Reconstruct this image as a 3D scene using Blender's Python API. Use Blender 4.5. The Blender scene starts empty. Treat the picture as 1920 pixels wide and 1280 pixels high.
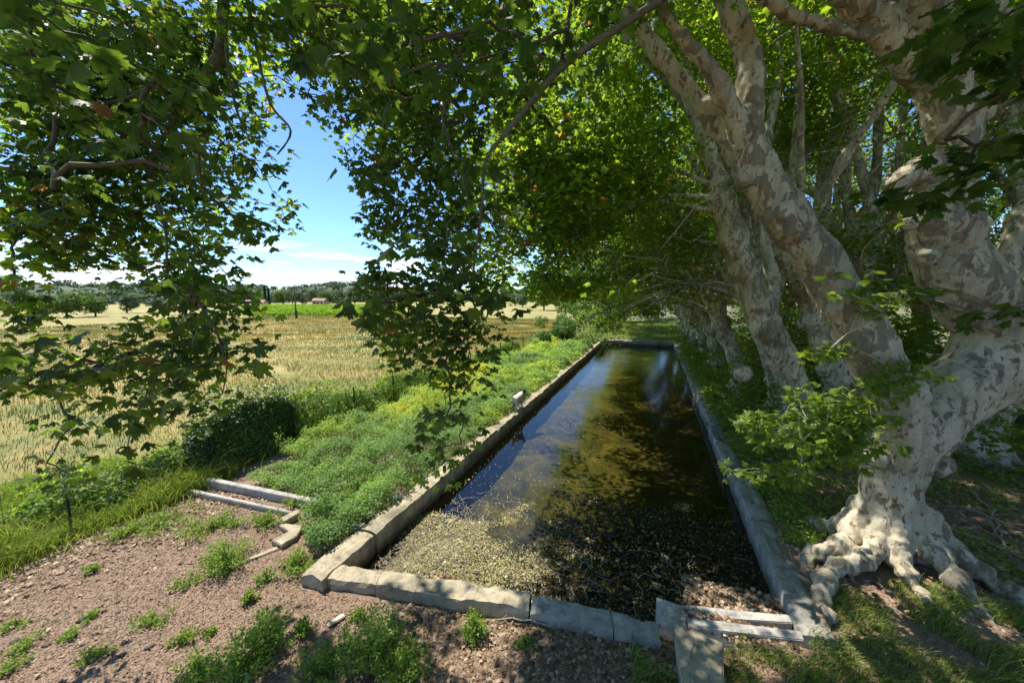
import bpy, bmesh, math, random
import numpy as np
from mathutils import Vector, Matrix

# ------------------------------------------------------------------ camera, sky, sun
sc = bpy.context.scene
C = sc.collection
R = math.radians
CAM_H, PITCH, YAW, FPX = 4.7, R(6.85), R(20.85), 693.0
cam = bpy.data.cameras.new('camera'); cam_o = bpy.data.objects.new('camera', cam); C.objects.link(cam_o)
cam.sensor_width = 36; cam.lens = 36*FPX/1920; cam.clip_end = 9000; cam.clip_start = 0.05
cam_o.location = (0, 0, CAM_H); cam_o.rotation_euler = (R(90)-PITCH, 0, YAW)
sc.camera = cam_o

SUN_AZ, SUN_EL = R(-72), R(60)           # azimuth from +Y, negative = to the left
w = bpy.data.worlds.new('World'); sc.world = w; w.use_nodes = True
nt = w.node_tree; N = nt.nodes; L = nt.links; N.clear()
out = N.new('ShaderNodeOutputWorld'); bg = N.new('ShaderNodeBackground'); bg.inputs[1].default_value = 0.14
sky = N.new('ShaderNodeTexSky'); sky.sky_type = 'NISHITA'; sky.sun_disc = False
sky.sun_elevation = SUN_EL; sky.sun_rotation = SUN_AZ % (2*math.pi); sky.air_density = 1.0; sky.dust_density = 0.05; sky.ozone_density = 4.0; sky.altitude = 1500
tc = N.new('ShaderNodeTexCoord'); sep = N.new('ShaderNodeSeparateXYZ'); L.new(tc.outputs['Generated'], sep.inputs[0])
mp = N.new('ShaderNodeMapping'); mp.inputs['Scale'].default_value = (7, 7, 34); L.new(tc.outputs['Generated'], mp.inputs[0])
cn = N.new('ShaderNodeTexNoise'); cn.inputs['Scale'].default_value = 1.0; cn.inputs['Detail'].default_value = 7; cn.inputs['Roughness'].default_value = .55
L.new(mp.outputs[0], cn.inputs[0])
cr = N.new('ShaderNodeMapRange'); cr.inputs[1].default_value = .49; cr.inputs[2].default_value = .58; L.new(cn.outputs[0], cr.inputs[0])
hm = N.new('ShaderNodeValToRGB'); e = hm.color_ramp.elements
e[0].position = 0.0; e[0].color = (1, 1, 1, 1); e[1].position = 0.15; e[1].color = (0, 0, 0, 1)
e2 = hm.color_ramp.elements.new(0.085); e2.color = (.7, .7, .7, 1)
L.new(sep.outputs[2], hm.inputs[0])
mu = N.new('ShaderNodeMath'); mu.operation = 'MULTIPLY'; L.new(cr.outputs[0], mu.inputs[0]); L.new(hm.outputs[0], mu.inputs[1])
mx = N.new('ShaderNodeMixRGB'); L.new(mu.outputs[0], mx.inputs[0]); ti = N.new('ShaderNodeMixRGB'); ti.blend_type = 'MULTIPLY'; ti.inputs[0].default_value = 1; ti.inputs[2].default_value = (.80, .95, 1.08, 1); L.new(sky.outputs[0], ti.inputs[1]); L.new(ti.outputs[0], mx.inputs[1]); mx.inputs[2].default_value = (7.0, 7.1, 7.3, 1)
L.new(mx.outputs[0], bg.inputs[0]); L.new(bg.outputs[0], out.inputs[0])

sl = bpy.data.lights.new('sun', 'SUN'); sl.energy = 5.0; sl.angle = R(0.55); sl.color = (1, .95, .86)
so = bpy.data.objects.new('sun', sl); C.objects.link(so)
SDIR = Vector((math.sin(SUN_AZ)*math.cos(SUN_EL), math.cos(SUN_AZ)*math.cos(SUN_EL), math.sin(SUN_EL)))
so.rotation_euler = SDIR.to_track_quat('Z', 'Y').to_euler(); so.location = SDIR*60

sc.view_settings.view_transform = 'Standard'; sc.view_settings.look = 'None'
sc.view_settings.exposure = 0.66; sc.view_settings.gamma = 1
sc.render.engine = 'CYCLES'
cy = sc.cycles; cy.max_bounces = 7; cy.diffuse_bounces = 4; cy.glossy_bounces = 3; cy.transmission_bounces = 4
cy.transparent_max_bounces = 12; cy.caustics_reflective = False; cy.caustics_refractive = False
cy.use_denoising = True; cy.sample_clamp_indirect = 6

rng = np.random.default_rng(11); random.seed(11)

# ------------------------------------------------------------------ helpers
cP, sP, cY, sY = math.cos(PITCH), math.sin(PITCH), math.cos(YAW), math.sin(YAW)
def ray(px, py):
    x = (px-960)/FPX; y = -(py-640)/FPX
    F = cP+y*sP; U = y*cP-sP
    return Vector((x*cY-F*sY, x*sY+F*cY, U)), F
def P(px, py, D):                        # point at horizontal distance D in front of the viewpoint
    d, F = ray(px, py); d = d*(D/F); return Vector((d.x, d.y, CAM_H+d.z))
def G(px, py, z=0.0):                    # point of a level surface
    d, F = ray(px, py); t = (z-CAM_H)/d.z; return Vector((d.x*t, d.y*t, z))
def proj(p):
    x, y, z = p[0], p[1], p[2]-CAM_H; Fh = -x*sY+y*cY; r = x*cY+y*sY; dep = Fh*cP-z*sP
    if dep < .1: return (-9999, -9999, dep)
    return 960+FPX*r/dep, 640-FPX*(Fh*sP+z*cP)/dep, dep
def fD(p): return -p[0]*sY+p[1]*cY
def pr(rpx, px, D): return rpx*D/FPX/math.sqrt(1+((px-960)/FPX)**2)

def hash3(ix, iy, iz, s):
    h = (ix*374761393+iy*668265263+iz*2147483647+s*974711) & 0xFFFFFFFF
    h = ((h ^ (h >> 13))*1274126177) & 0xFFFFFFFF
    return ((h ^ (h >> 16)) & 0xFFFF)/65535.0
def vnoise(p, s=0):
    p = np.asarray(p, float); i = np.floor(p).astype(np.int64); f = p-i; f = f*f*(3-2*f); r = 0
    for a in (0, 1):
        for b in (0, 1):
            for c in (0, 1):
                wt = (f[:, 0] if a else 1-f[:, 0])*(f[:, 1] if b else 1-f[:, 1])*(f[:, 2] if c else 1-f[:, 2])
                r = r+wt*hash3(i[:, 0]+a, i[:, 1]+b, i[:, 2]+c, s)
    return r*2-1
def fbm(p, s=0, o=3):
    p = np.asarray(p, float); r = 0; a = 1
    for k in range(o): r = r+a*vnoise(p*2**k+17.3*k, s+k); a *= .5
    return r
def n2(x, y, sc_, s=0, o=2):
    x = np.atleast_1d(x); y = np.atleast_1d(y)
    return fbm(np.stack([x*sc_, y*sc_, np.zeros_like(x*1.0)], 1), s, o)

def mesh_np(name, V, faces_flat, loops, attrs=None, smooth=False):
    """V (n,3); faces_flat: flat vertex indices; loops: verts per face (int or array)"""
    me = bpy.data.meshes.new(name); V = np.asarray(V, np.float32); ff = np.asarray(faces_flat, np.int32).ravel()
    if np.isscalar(loops): cnt = np.full(len(ff)//loops, loops, np.int32)
    else: cnt = np.asarray(loops, np.int32)
    me.vertices.add(len(V)); me.vertices.foreach_set('co', V.ravel())
    me.loops.add(len(ff)); me.loops.foreach_set('vertex_index', ff)
    st = np.concatenate([[0], np.cumsum(cnt)[:-1]]).astype(np.int32)
    me.polygons.add(len(cnt)); me.polygons.foreach_set('loop_start', st); me.polygons.foreach_set('loop_total', cnt)
    if smooth: me.polygons.foreach_set('use_smooth', np.ones(len(cnt), bool))
    me.update(calc_edges=True)
    for k, a in (attrs or {}).items():
        at = me.attributes.new(k, 'FLOAT', 'POINT'); at.data.foreach_set('value', np.asarray(a, np.float32))
    me.validate()
    return me

class MB:
    def __init__(s): s.v = []; s.f = []
    def add(s, vs, fs):
        n = len(s.v); s.v += [tuple(x) for x in vs]; s.f += [tuple(i+n for i in f) for f in fs]
    def tube(s, pts, rad, seg=8, cap=True, lump=0.0):
        pts = [Vector(p) for p in pts]; n = len(pts); vs = []
        up = Vector((0.3, 0.9, 0.1))
        for i in range(n):
            t = (pts[min(i+1, n-1)]-pts[max(i-1, 0)]); t = t.normalized() if t.length > 1e-9 else Vector((0, 0, 1))
            a = t.cross(up)
            if a.length < 1e-3: a = t.cross(Vector((1, 0, 0)))
            a.normalize(); b = t.cross(a).normalized(); up = a.cross(t)
            for k in range(seg):
                an = 2*math.pi*k/seg; r = rad[i]
                if lump: r *= 1+lump*random.uniform(-1, 1)
                vs.append(pts[i]+(a*math.cos(an)+b*math.sin(an))*r)
        fs = [(i*seg+k, i*seg+(k+1) % seg, (i+1)*seg+(k+1) % seg, (i+1)*seg+k) for i in range(n-1) for k in range(seg)]
        if cap: fs += [tuple(range(seg-1, -1, -1)), tuple((n-1)*seg+k for k in range(seg))]
        s.add(vs, fs)
    def box(s, c, d, rz=0, jit=0, bev=0):
        c = Vector(c); M = Matrix.Rotation(rz, 3, 'Z')
        vs = [c+M@Vector((x*d[0]/2, y*d[1]/2, z*d[2]/2))+Vector([random.uniform(-jit, jit) for _ in range(3)]) for x in (-1, 1) for y in (-1, 1) for z in (-1, 1)]
        s.add(vs, [(0, 1, 3, 2), (4, 6, 7, 5), (0, 4, 5, 1), (2, 3, 7, 6), (0, 2, 6, 4), (1, 5, 7, 3)])
    def mesh(s, name, smooth=False):
        me = bpy.data.meshes.new(name); me.from_pydata(s.v, [], s.f); me.update()
        if smooth: me.polygons.foreach_set('use_smooth', np.ones(len(me.polygons), bool))
        return me

def link(name, me, mat=None, parent=None, loc=None):
    o = bpy.data.objects.new(name, me); C.objects.link(o)
    if mat is not None and not me.materials: me.materials.append(mat)
    if parent is not None: o.parent = parent
    if loc is not None: o.location = loc
    return o
def tag(o, label=None, cat=None, group=None, kind=None):
    if label: o['label'] = label
    if cat: o['category'] = cat
    if group: o['group'] = group
    if kind: o['kind'] = kind
    return o
def empty(name, loc, rz=0):
    o = bpy.data.objects.new(name, None); C.objects.link(o); o.location = loc; o.rotation_euler = (0, 0, rz); o.empty_display_size = .2
    return o
def copy_tree(o, parent=None):
    c = o.copy(); C.objects.link(c); c.parent = parent
    for ch in [x for x in C.objects if x.parent == o]: copy_tree(ch, c)
    return c
def remeshed(mb, voxel, smooth_it=2):
    o = bpy.data.objects.new('tmp', mb.mesh('tmp')); C.objects.link(o)
    m = o.modifiers.new('r', 'REMESH'); m.mode = 'VOXEL'; m.voxel_size = voxel; m.use_smooth_shade = True
    if smooth_it:
        s = o.modifiers.new('s', 'SMOOTH'); s.iterations = smooth_it; s.factor = .6
    dg = bpy.context.evaluated_depsgraph_get(); dg.update()
    me = bpy.data.meshes.new_from_object(o.evaluated_get(dg)); bpy.data.objects.remove(o)
    return me
def displace(me, amp, scale, seed=0, o=3, fn=None):
    n = len(me.vertices); co = np.empty(n*3, np.float32); me.vertices.foreach_get('co', co); co = co.reshape(-1, 3)
    no = np.empty(n*3, np.float32)
    me.vertex_normals.foreach_get('vector', no); no = no.reshape(-1, 3)
    d = fbm(co*scale, seed, o)*amp
    if fn is not None: d = d*fn(co)
    me.vertices.foreach_set('co', (co+no*d[:, None]).astype(np.float32).ravel()); me.update()
def merge(me, mb, smooth=True):          # a remeshed body and thin tubes in one mesh
    bm = bmesh.new(); bm.from_mesh(me); me2 = mb.mesh('t'); bm.from_mesh(me2); m = bpy.data.meshes.new('m'); bm.to_mesh(m); bm.free()
    if smooth: m.polygons.foreach_set('use_smooth', np.ones(len(m.polygons), bool))
    return m

# ------------------------------------------------------------------ materials
def new_mat(name):
    m = bpy.data.materials.new(name); m.use_nodes = True; t = m.node_tree; t.nodes.clear()
    return m, t, t.nodes, t.links
def nd(N, typ, **kw):
    n = N.new(typ)
    for k, v in kw.items(): setattr(n, k, v)
    return n
def ramp(N, stops):
    r = N.new('ShaderNodeValToRGB'); el = r.color_ramp.elements
    while len(el) < len(stops): el.new(.5)
    for e_, (p, c) in zip(el, stops): e_.position = p; e_.color = (*c, 1)
    return r
def noise(N, L, src, scale, detail=4, rough=.55, dist=0):
    n = N.new('ShaderNodeTexNoise'); n.inputs['Scale'].default_value = scale; n.inputs['Detail'].default_value = detail
    n.inputs['Roughness'].default_value = rough; n.inputs['Distortion'].default_value = dist
    if src is not None: L.new(src, n.inputs['Vector'])
    return n
def finish(N, L, shader): o = N.new('ShaderNodeOutputMaterial'); L.new(shader, o.inputs[0])
def bump(N, L, h, strength, dist=.02, chain=None):
    b = N.new('ShaderNodeBump'); b.inputs['Strength'].default_value = strength; b.inputs['Distance'].default_value = dist
    L.new(h, b.inputs['Height'])
    if chain is not None: L.new(chain, b.inputs['Normal'])
    return b
def mixc(N, L, fac, a, b, mode='MIX'):
    m = N.new('ShaderNodeMixRGB'); m.blend_type = mode
    for i, x in ((0, fac), (1, a), (2, b)):
        if isinstance(x, (int, float)): m.inputs[i].default_value = x
        elif isinstance(x, tuple): m.inputs[i].default_value = (*x, 1)
        else: L.new(x, m.inputs[i])
    return m

def leaf_mat(name, stops, trans, mix=.42, rough=.45, spec=.35):
    m, t, N, L = new_mat(name)
    a = nd(N, 'ShaderNodeAttribute', attribute_name='rnd'); r = ramp(N, stops); L.new(a.outputs['Fac'], r.inputs[0])
    p = N.new('ShaderNodeBsdfPrincipled'); L.new(r.outputs[0], p.inputs['Base Color']); p.inputs['Roughness'].default_value = rough
    p.inputs['Specular IOR Level'].default_value = spec
    tr = N.new('ShaderNodeBsdfTranslucent'); mc = mixc(N, L, 1.0, r.outputs[0], trans, 'MULTIPLY'); L.new(mc.outputs[0], tr.inputs[0])
    mx = N.new('ShaderNodeMixShader'); mx.inputs[0].default_value = mix; L.new(p.outputs[0], mx.inputs[1]); L.new(tr.outputs[0], mx.inputs[2])
    finish(N, L, mx.outputs[0]); return m
GREEN = [(0, (.042, .078, .018)), (.45, (.070, .116, .024)), (.95, (.115, .165, .032)), (.98, (.14, .18, .03)), (.992, (.15, .075, .035)), (1, (.2, .09, .04))]
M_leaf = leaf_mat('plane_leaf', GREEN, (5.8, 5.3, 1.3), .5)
M_leafshade = leaf_mat('shaded_plane_leaf', [(a, (c[0]*.66, c[1]*.7, c[2]*1.0)) for a, c in GREEN], (4.6, 4.3, 1.2), .42, .5, .25)  # same leaf darkened: crown shade on the near leaves put into colour
M_leafbright = leaf_mat('young_leaf', [(0, (.08, .13, .025)), (1, (.17, .24, .04))], (3.4, 3.2, 1.2), .45)
M_herb = leaf_mat('herb', [(0, (.14, .23, .07)), (.4, (.21, .33, .08)), (.7, (.33, .43, .07)), (1, (.46, .46, .05))], (1.9, 1.8, 1.1), .42, .5, .3)
M_ivy = leaf_mat('ivy', [(0, (.035, .08, .018)), (1, (.11, .18, .03))], (2.6, 2.6, 1.0), .3, .4, .4)
M_grass = leaf_mat('grass', [(0, (.075, .13, .025)), (.65, (.16, .23, .045)), (.9, (.28, .29, .08)), (1, (.42, .36, .18))], (2.6, 2.6, 1.2), .35, .5, .3)
M_wheat = leaf_mat('wheat', [(0, (.17, .21, .05)), (.35, (.29, .28, .07)), (.75, (.43, .32, .085)), (1, (.50, .37, .12))], (1.1, 1.0, .7), .2, .6, .2)
M_vine = leaf_mat('vine', [(0, (.14, .26, .02)), (1, (.24, .36, .03))], (2.2, 2.2, 1.0), .35, .5, .2)
M_far = leaf_mat('far_leaf_hazed', [(0, (.075, .11, .06)), (.6, (.11, .155, .075)), (1, (.16, .21, .08))], (1.6, 1.6, 1.0), .25, .6, .2)  # foliage paled and greyed, distance haze put into the colour
M_dead = leaf_mat('dead_leaf', [(0, (.08, .048, .028)), (.35, (.22, .138, .08)), (.75, (.40, .28, .18)), (1, (.58, .47, .33))], (1.2, 1.0, .7), .15, .6, .25)
M_rot = leaf_mat('rotting_leaf', [(0, (.012, .010, .006)), (.8, (.05, .038, .02)), (1, (.26, .21, .11))], (1, 1, .7), .1, .5, .3)
M_pale = leaf_mat('pale_litter', [(0, (.14, .11, .045)), (.3, (.30, .28, .09)), (.6, (.44, .37, .16)), (1, (.62, .55, .32))], (1.2, 1.1, .7), .15, .6, .25)

def bark(name, cream=(.53, .455, .325), olive=(.15, .13, .085), brown=(.19, .125, .075), scale=4.4, rough_low=True, split=.52):
    m, t, N, L = new_mat(name)
    tc = N.new('ShaderNodeTexCoord'); mp = N.new('ShaderNodeMapping'); mp.inputs['Scale'].default_value = (1, 1, .62); L.new(tc.outputs['Object'], mp.inputs[0])
    v = mp.outputs[0]
    na = noise(N, L, v, scale, 7, .62, .5); nb = noise(N, L, v, scale*1.9, 6, .6, .4); nc = noise(N, L, v, 2.2, 4)
    ma = N.new('ShaderNodeMapRange'); lo = noise(N, L, v, .8, 2, .5); ofs = N.new('ShaderNodeMath'); ofs.operation = 'MULTIPLY_ADD'; ofs.inputs[1].default_value = .34; L.new(lo.outputs[0], ofs.inputs[0]); L.new(na.outputs[0], ofs.inputs[2])
    ma.inputs[1].default_value = split+.17; ma.inputs[2].default_value = split+.195; L.new(ofs.outputs[0], ma.inputs[0])
    mb_ = N.new('ShaderNodeMapRange'); mb_.inputs[1].default_value = .59; mb_.inputs[2].default_value = .615; L.new(nb.outputs[0], mb_.inputs[0])
    cr_ = ramp(N, [(.3, (cream[0]*.62, cream[1]*.66, cream[2]*.6)), (.55, cream), (.75, (cream[0]*1.1, cream[1]*1.12, cream[2]*1.15))]); L.new(nc.outputs[0], cr_.inputs[0])
    ol = mixc(N, L, nc.outputs[0], olive, (olive[0]*1.9, olive[1]*1.9, olive[2]*2))
    c1 = mixc(N, L, ma.outputs[0], cr_.outputs[0], ol.outputs[0]); c2 = mixc(N, L, mb_.outputs[0], c1.outputs[0], brown)
    nf = noise(N, L, v, scale*4.2, 5, .65, .3); mf = N.new('ShaderNodeMapRange'); mf.inputs[1].default_value = .63; mf.inputs[2].default_value = .645; L.new(nf.outputs[0], mf.inputs[0])
    c2 = mixc(N, L, mf.outputs[0], c2.outputs[0], (olive[0]*1.1, olive[1], olive[2]))
    rg = noise(N, L, v, .9, 3, .5); mg = N.new('ShaderNodeMapRange'); mg.inputs[1].default_value = .55; mg.inputs[2].default_value = .68; mg.inputs[4].default_value = .55; L.new(rg.outputs[0], mg.inputs[0])
    vr = N.new('ShaderNodeTexVoronoi'); vr.feature = 'DISTANCE_TO_EDGE'; vr.inputs['Scale'].default_value = 14; L.new(v, vr.inputs[0]); vc = ramp(N, [(0, (.05, .038, .025)), (.16, (.21, .17, .12))]); L.new(vr.outputs[0], vc.inputs[0])
    c2 = mixc(N, L, mg.outputs[0], c2.outputs[0], vc.outputs[0])
    sp = N.new('ShaderNodeSeparateXYZ'); L.new(tc.outputs['Object'], sp.inputs[0])
    fine = noise(N, L, tc.outputs['Object'], 26, 6, .7)
    ms_ = N.new('ShaderNodeMapping'); ms_.inputs['Scale'].default_value = (9, 9, 1.1); L.new(tc.outputs['Object'], ms_.inputs[0]); stk = noise(N, L, ms_.outputs[0], 1, 5, .6); sr = ramp(N, [(.36, (.55, .52, .46)), (.55, (1, 1, 1))]); L.new(stk.outputs[0], sr.inputs[0])
    c2 = mixc(N, L, .7, c2.outputs[0], sr.outputs[0], 'MULTIPLY')
    c3 = mixc(N, L, .3, c2.outputs[0], fine.outputs[0], 'OVERLAY')
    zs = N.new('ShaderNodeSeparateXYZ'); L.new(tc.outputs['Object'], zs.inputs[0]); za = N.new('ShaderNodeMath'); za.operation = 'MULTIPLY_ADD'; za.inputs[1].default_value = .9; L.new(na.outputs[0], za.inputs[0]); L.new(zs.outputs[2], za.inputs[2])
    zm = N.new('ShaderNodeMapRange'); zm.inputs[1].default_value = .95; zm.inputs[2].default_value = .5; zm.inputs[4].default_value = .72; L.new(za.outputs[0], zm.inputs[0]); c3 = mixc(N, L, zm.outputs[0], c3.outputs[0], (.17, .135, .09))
    p = N.new('ShaderNodeBsdfPrincipled'); L.new(c3.outputs[0], p.inputs['Base Color']); p.inputs['Roughness'].default_value = .8
    sub = N.new('ShaderNodeMath'); sub.operation = 'ADD'; L.new(ma.outputs[0], sub.inputs[0]); L.new(mb_.outputs[0], sub.inputs[1])
    b1 = bump(N, L, sub.outputs[0], .35, .012); b2 = bump(N, L, fine.outputs[0], .45, .02, b1.outputs[0]); L.new(b2.outputs[0], p.inputs['Normal'])
    finish(N, L, p.outputs[0]); return m
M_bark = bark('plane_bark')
M_bark_lit = bark('plane_bark_fine_lit', scale=5.5, cream=(.66, .60, .46), olive=(.22, .19, .13))  # finer patches; cream brightened, sun spots on the limbs put into colour
M_root = bark('root_bark', cream=(.5, .47, .41), olive=(.26, .23, .18), brown=(.3, .26, .2), scale=9)

def plain(name, col, rough=.7, nscale=12, var=.35, bmp=.3, metal=0, dist=.01):
    m, t, N, L = new_mat(name); tc = N.new('ShaderNodeTexCoord')
    n = noise(N, L, tc.outputs['Object'], nscale, 6, .6)
    r = ramp(N, [(.3, tuple(c*(1-var) for c in col)), (.7, tuple(min(1, c*(1+var)) for c in col))]); L.new(n.outputs[0], r.inputs[0])
    p = N.new('ShaderNodeBsdfPrincipled'); L.new(r.outputs[0], p.inputs['Base Color']); p.inputs['Roughness'].default_value = rough; p.inputs['Metallic'].default_value = metal
    if bmp: b = bump(N, L, n.outputs[0], bmp, dist); L.new(b.outputs[0], p.inputs['Normal'])
    finish(N, L, p.outputs[0]); return m
M_twig = plain('twig', (.10, .075, .05), .8, 30)
M_dry = plain('dry_stick', (.33, .28, .2), .8, 30)
M_iron = plain('dark_iron', (.02, .022, .02), .5, 40, .3, .1)
M_wire = plain('wire', (.05, .055, .05), .5, 40, .3, 0)

def stone(name, col, stain=.35, sc_=5):
    m, t, N, L = new_mat(name); tc = N.new('ShaderNodeTexCoord'); g = N.new('ShaderNodeNewGeometry'); v = g.outputs['Position']
    n1 = noise(N, L, v, sc_, 8, .65); n2_ = noise(N, L, v, sc_*7, 6, .7); n3 = noise(N, L, v, 1.1, 4, .6)
    r = ramp(N, [(.28, tuple(c*.42 for c in col)), (.5, col), (.72, tuple(min(1, c*1.28) for c in col))]); L.new(n1.outputs[0], r.inputs[0])
    pit = ramp(N, [(.30, (.25, .24, .22)), (.46, (1, 1, 1))]); L.new(n2_.outputs[0], pit.inputs[0])
    c = mixc(N, L, .8, r.outputs[0], pit.outputs[0], 'MULTIPLY')
    ms = N.new('ShaderNodeMapRange'); ms.inputs[1].default_value = .5; ms.inputs[2].default_value = .7; ms.inputs[4].default_value = stain*1.6; L.new(n3.outputs[0], ms.inputs[0])
    c2 = mixc(N, L, ms.outputs[0], c.outputs[0], (.13, .12, .085))
    sz = N.new('ShaderNodeSeparateXYZ'); L.new(v, sz.inputs[0]); az_ = N.new('ShaderNodeMath'); az_.operation = 'MULTIPLY_ADD'; az_.inputs[1].default_value = .25; L.new(n1.outputs[0], az_.inputs[0]); L.new(sz.outputs[2], az_.inputs[2])
    wl = N.new('ShaderNodeMapRange'); wl.inputs[1].default_value = .16; wl.inputs[2].default_value = .0; wl.inputs[4].default_value = .8; L.new(az_.outputs[0], wl.inputs[0])
    c2 = mixc(N, L, wl.outputs[0], c2.outputs[0], (.085, .075, .045))
    lich = noise(N, L, v, 16, 3, .5); lm = N.new('ShaderNodeMapRange'); lm.inputs[1].default_value = .62; lm.inputs[2].default_value = .66; lm.inputs[4].default_value = .5; L.new(lich.outputs[0], lm.inputs[0])
    c2 = mixc(N, L, lm.outputs[0], c2.outputs[0], (.11, .11, .09))
    p = N.new('ShaderNodeBsdfPrincipled'); L.new(c2.outputs[0], p.inputs['Base Color']); p.inputs['Roughness'].default_value = .9
    b1 = bump(N, L, n1.outputs[0], .5, .04); b2 = bump(N, L, n2_.outputs[0], .6, .012, b1.outputs[0]); L.new(b2.outputs[0], p.inputs['Normal'])
    finish(N, L, p.outputs[0]); return m
M_stone = stone('basin_stone', (.42, .35, .23), .55)
M_stone_g = stone('grey_stone', (.33, .31, .26), .55)
M_conc = stone('pale_concrete', (.44, .41, .36), .25, 3)
M_rubble = stone('rubble', (.42, .38, .3), .3, 3)

def ground_mat():
    m, t, N, L = new_mat('soil_litter'); g = N.new('ShaderNodeNewGeometry'); v = g.outputs['Position']
    big = noise(N, L, v, .8, 5, .6); mid = noise(N, L, v, 9, 8, .7); fine = noise(N, L, v, 55, 6, .75)
    vo = N.new('ShaderNodeTexVoronoi'); vo.inputs['Scale'].default_value = 42; L.new(v, vo.inputs[0])
    a = ramp(N, [(.3, (.11, .07, .045)), (.5, (.25, .16, .105)), (.72, (.41, .285, .195))]); L.new(mid.outputs[0], a.inputs[0])
    b = ramp(N, [(.35, (.15, .10, .07)), (.7, (.41, .29, .205))]); L.new(vo.outputs['Color'], b.inputs[0])
    c = mixc(N, L, .5, a.outputs[0], b.outputs[0]); f = ramp(N, [(.3, (.4, .4, .4)), (.6, (1.15, 1.12, 1.1))]); L.new(fine.outputs[0], f.inputs[0])
    c2 = mixc(N, L, .9, c.outputs[0], f.outputs[0], 'MULTIPLY')
    gr_ = N.new('ShaderNodeMapRange'); gr_.inputs[1].default_value = .55; gr_.inputs[2].default_value = .68; gr_.inputs[4].default_value = .5; L.new(big.outputs[0], gr_.inputs[0])
    c3 = mixc(N, L, gr_.outputs[0], c2.outputs[0], (.11, .12, .04))
    sx = N.new('ShaderNodeSeparateXYZ'); L.new(v, sx.inputs[0]); ax = N.new('ShaderNodeMapRange'); ax.inputs[1].default_value = 10.5; ax.inputs[2].default_value = 15; L.new(sx.outputs[0], ax.inputs[0])
    ay = N.new('ShaderNodeMapRange'); ay.inputs[1].default_value = 40; ay.inputs[2].default_value = 43; L.new(sx.outputs[1], ay.inputs[0]); am = N.new('ShaderNodeMath'); am.operation = 'MAXIMUM'; L.new(ax.outputs[0], am.inputs[0]); L.new(ay.outputs[0], am.inputs[1])
    am2 = N.new('ShaderNodeMath'); am2.operation = 'MULTIPLY'; am2.inputs[1].default_value = .85; L.new(am.outputs[0], am2.inputs[0])
    gcol = ramp(N, [(.35, (.10, .12, .035)), (.65, (.20, .19, .08))]); L.new(big.outputs[0], gcol.inputs[0]); c3 = mixc(N, L, am2.outputs[0], c3.outputs[0], gcol.outputs[0])
    p = N.new('ShaderNodeBsdfPrincipled'); L.new(c3.outputs[0], p.inputs['Base Color']); p.inputs['Roughness'].default_value = .95
    b1 = bump(N, L, mid.outputs[0], .6, .02); b2 = bump(N, L, fine.outputs[0], .8, .012, b1.outputs[0]); L.new(b2.outputs[0], p.inputs['Normal'])
    finish(N, L, p.outputs[0]); return m
M_ground = ground_mat()
def field_mat():
    m, t, N, L = new_mat('wheat_field'); g = N.new('ShaderNodeNewGeometry'); v = g.outputs['Position']
    mp = N.new('ShaderNodeMapping'); mp.inputs['Rotation'].default_value = (0, 0, R(-36)); mp.inputs['Scale'].default_value = (.08, .8, 1); L.new(v, mp.inputs[0])
    a = noise(N, L, mp.outputs[0], .5, 7, .6, .6); b = noise(N, L, v, .22, 6, .65, 1.5); c = noise(N, L, v, 5, 8, .75)
    r = ramp(N, [(.38, (.17, .20, .05)), (.47, (.30, .28, .08)), (.56, (.45, .345, .11)), (.66, (.54, .41, .16))])
    m1 = mixc(N, L, .5, a.outputs[0], b.outputs[0]); L.new(m1.outputs[0], r.inputs[0])
    f = ramp(N, [(.3, (.5, .52, .5)), (.62, (1.2, 1.18, 1.15))]); L.new(c.outputs[0], f.inputs[0])
    c2 = mixc(N, L, .8, r.outputs[0], f.outputs[0], 'MULTIPLY')
    p = N.new('ShaderNodeBsdfPrincipled'); L.new(c2.outputs[0], p.inputs['Base Color']); p.inputs['Roughness'].default_value = .9
    b1 = bump(N, L, c.outputs[0], .8, .2); L.new(b1.outputs[0], p.inputs['Normal'])
    finish(N, L, p.outputs[0]); return m
M_field = field_mat()
def floor_mat():
    m, t, N, L = new_mat('pool_floor'); g = N.new('ShaderNodeNewGeometry'); v = g.outputs['Position']
    a = noise(N, L, v, 1.0, 7, .65, .8); b = noise(N, L, v, 14, 6, .7)
    r = ramp(N, [(.3, (.032, .03, .012)), (.5, (.12, .10, .025)), (.7, (.27, .21, .05))]); L.new(a.outputs[0], r.inputs[0])
    f = ramp(N, [(.35, (.35, .35, .35)), (.6, (1.1, 1.1, 1.1))]); L.new(b.outputs[0], f.inputs[0])
    c = mixc(N, L, .8, r.outputs[0], f.outputs[0], 'MULTIPLY')
    p = N.new('ShaderNodeBsdfPrincipled'); L.new(c.outputs[0], p.inputs['Base Color']); p.inputs['Roughness'].default_value = .95
    b1 = bump(N, L, b.outputs[0], .6, .03); L.new(b1.outputs[0], p.inputs['Normal']); finish(N, L, p.outputs[0]); return m
M_floor = floor_mat()
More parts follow.
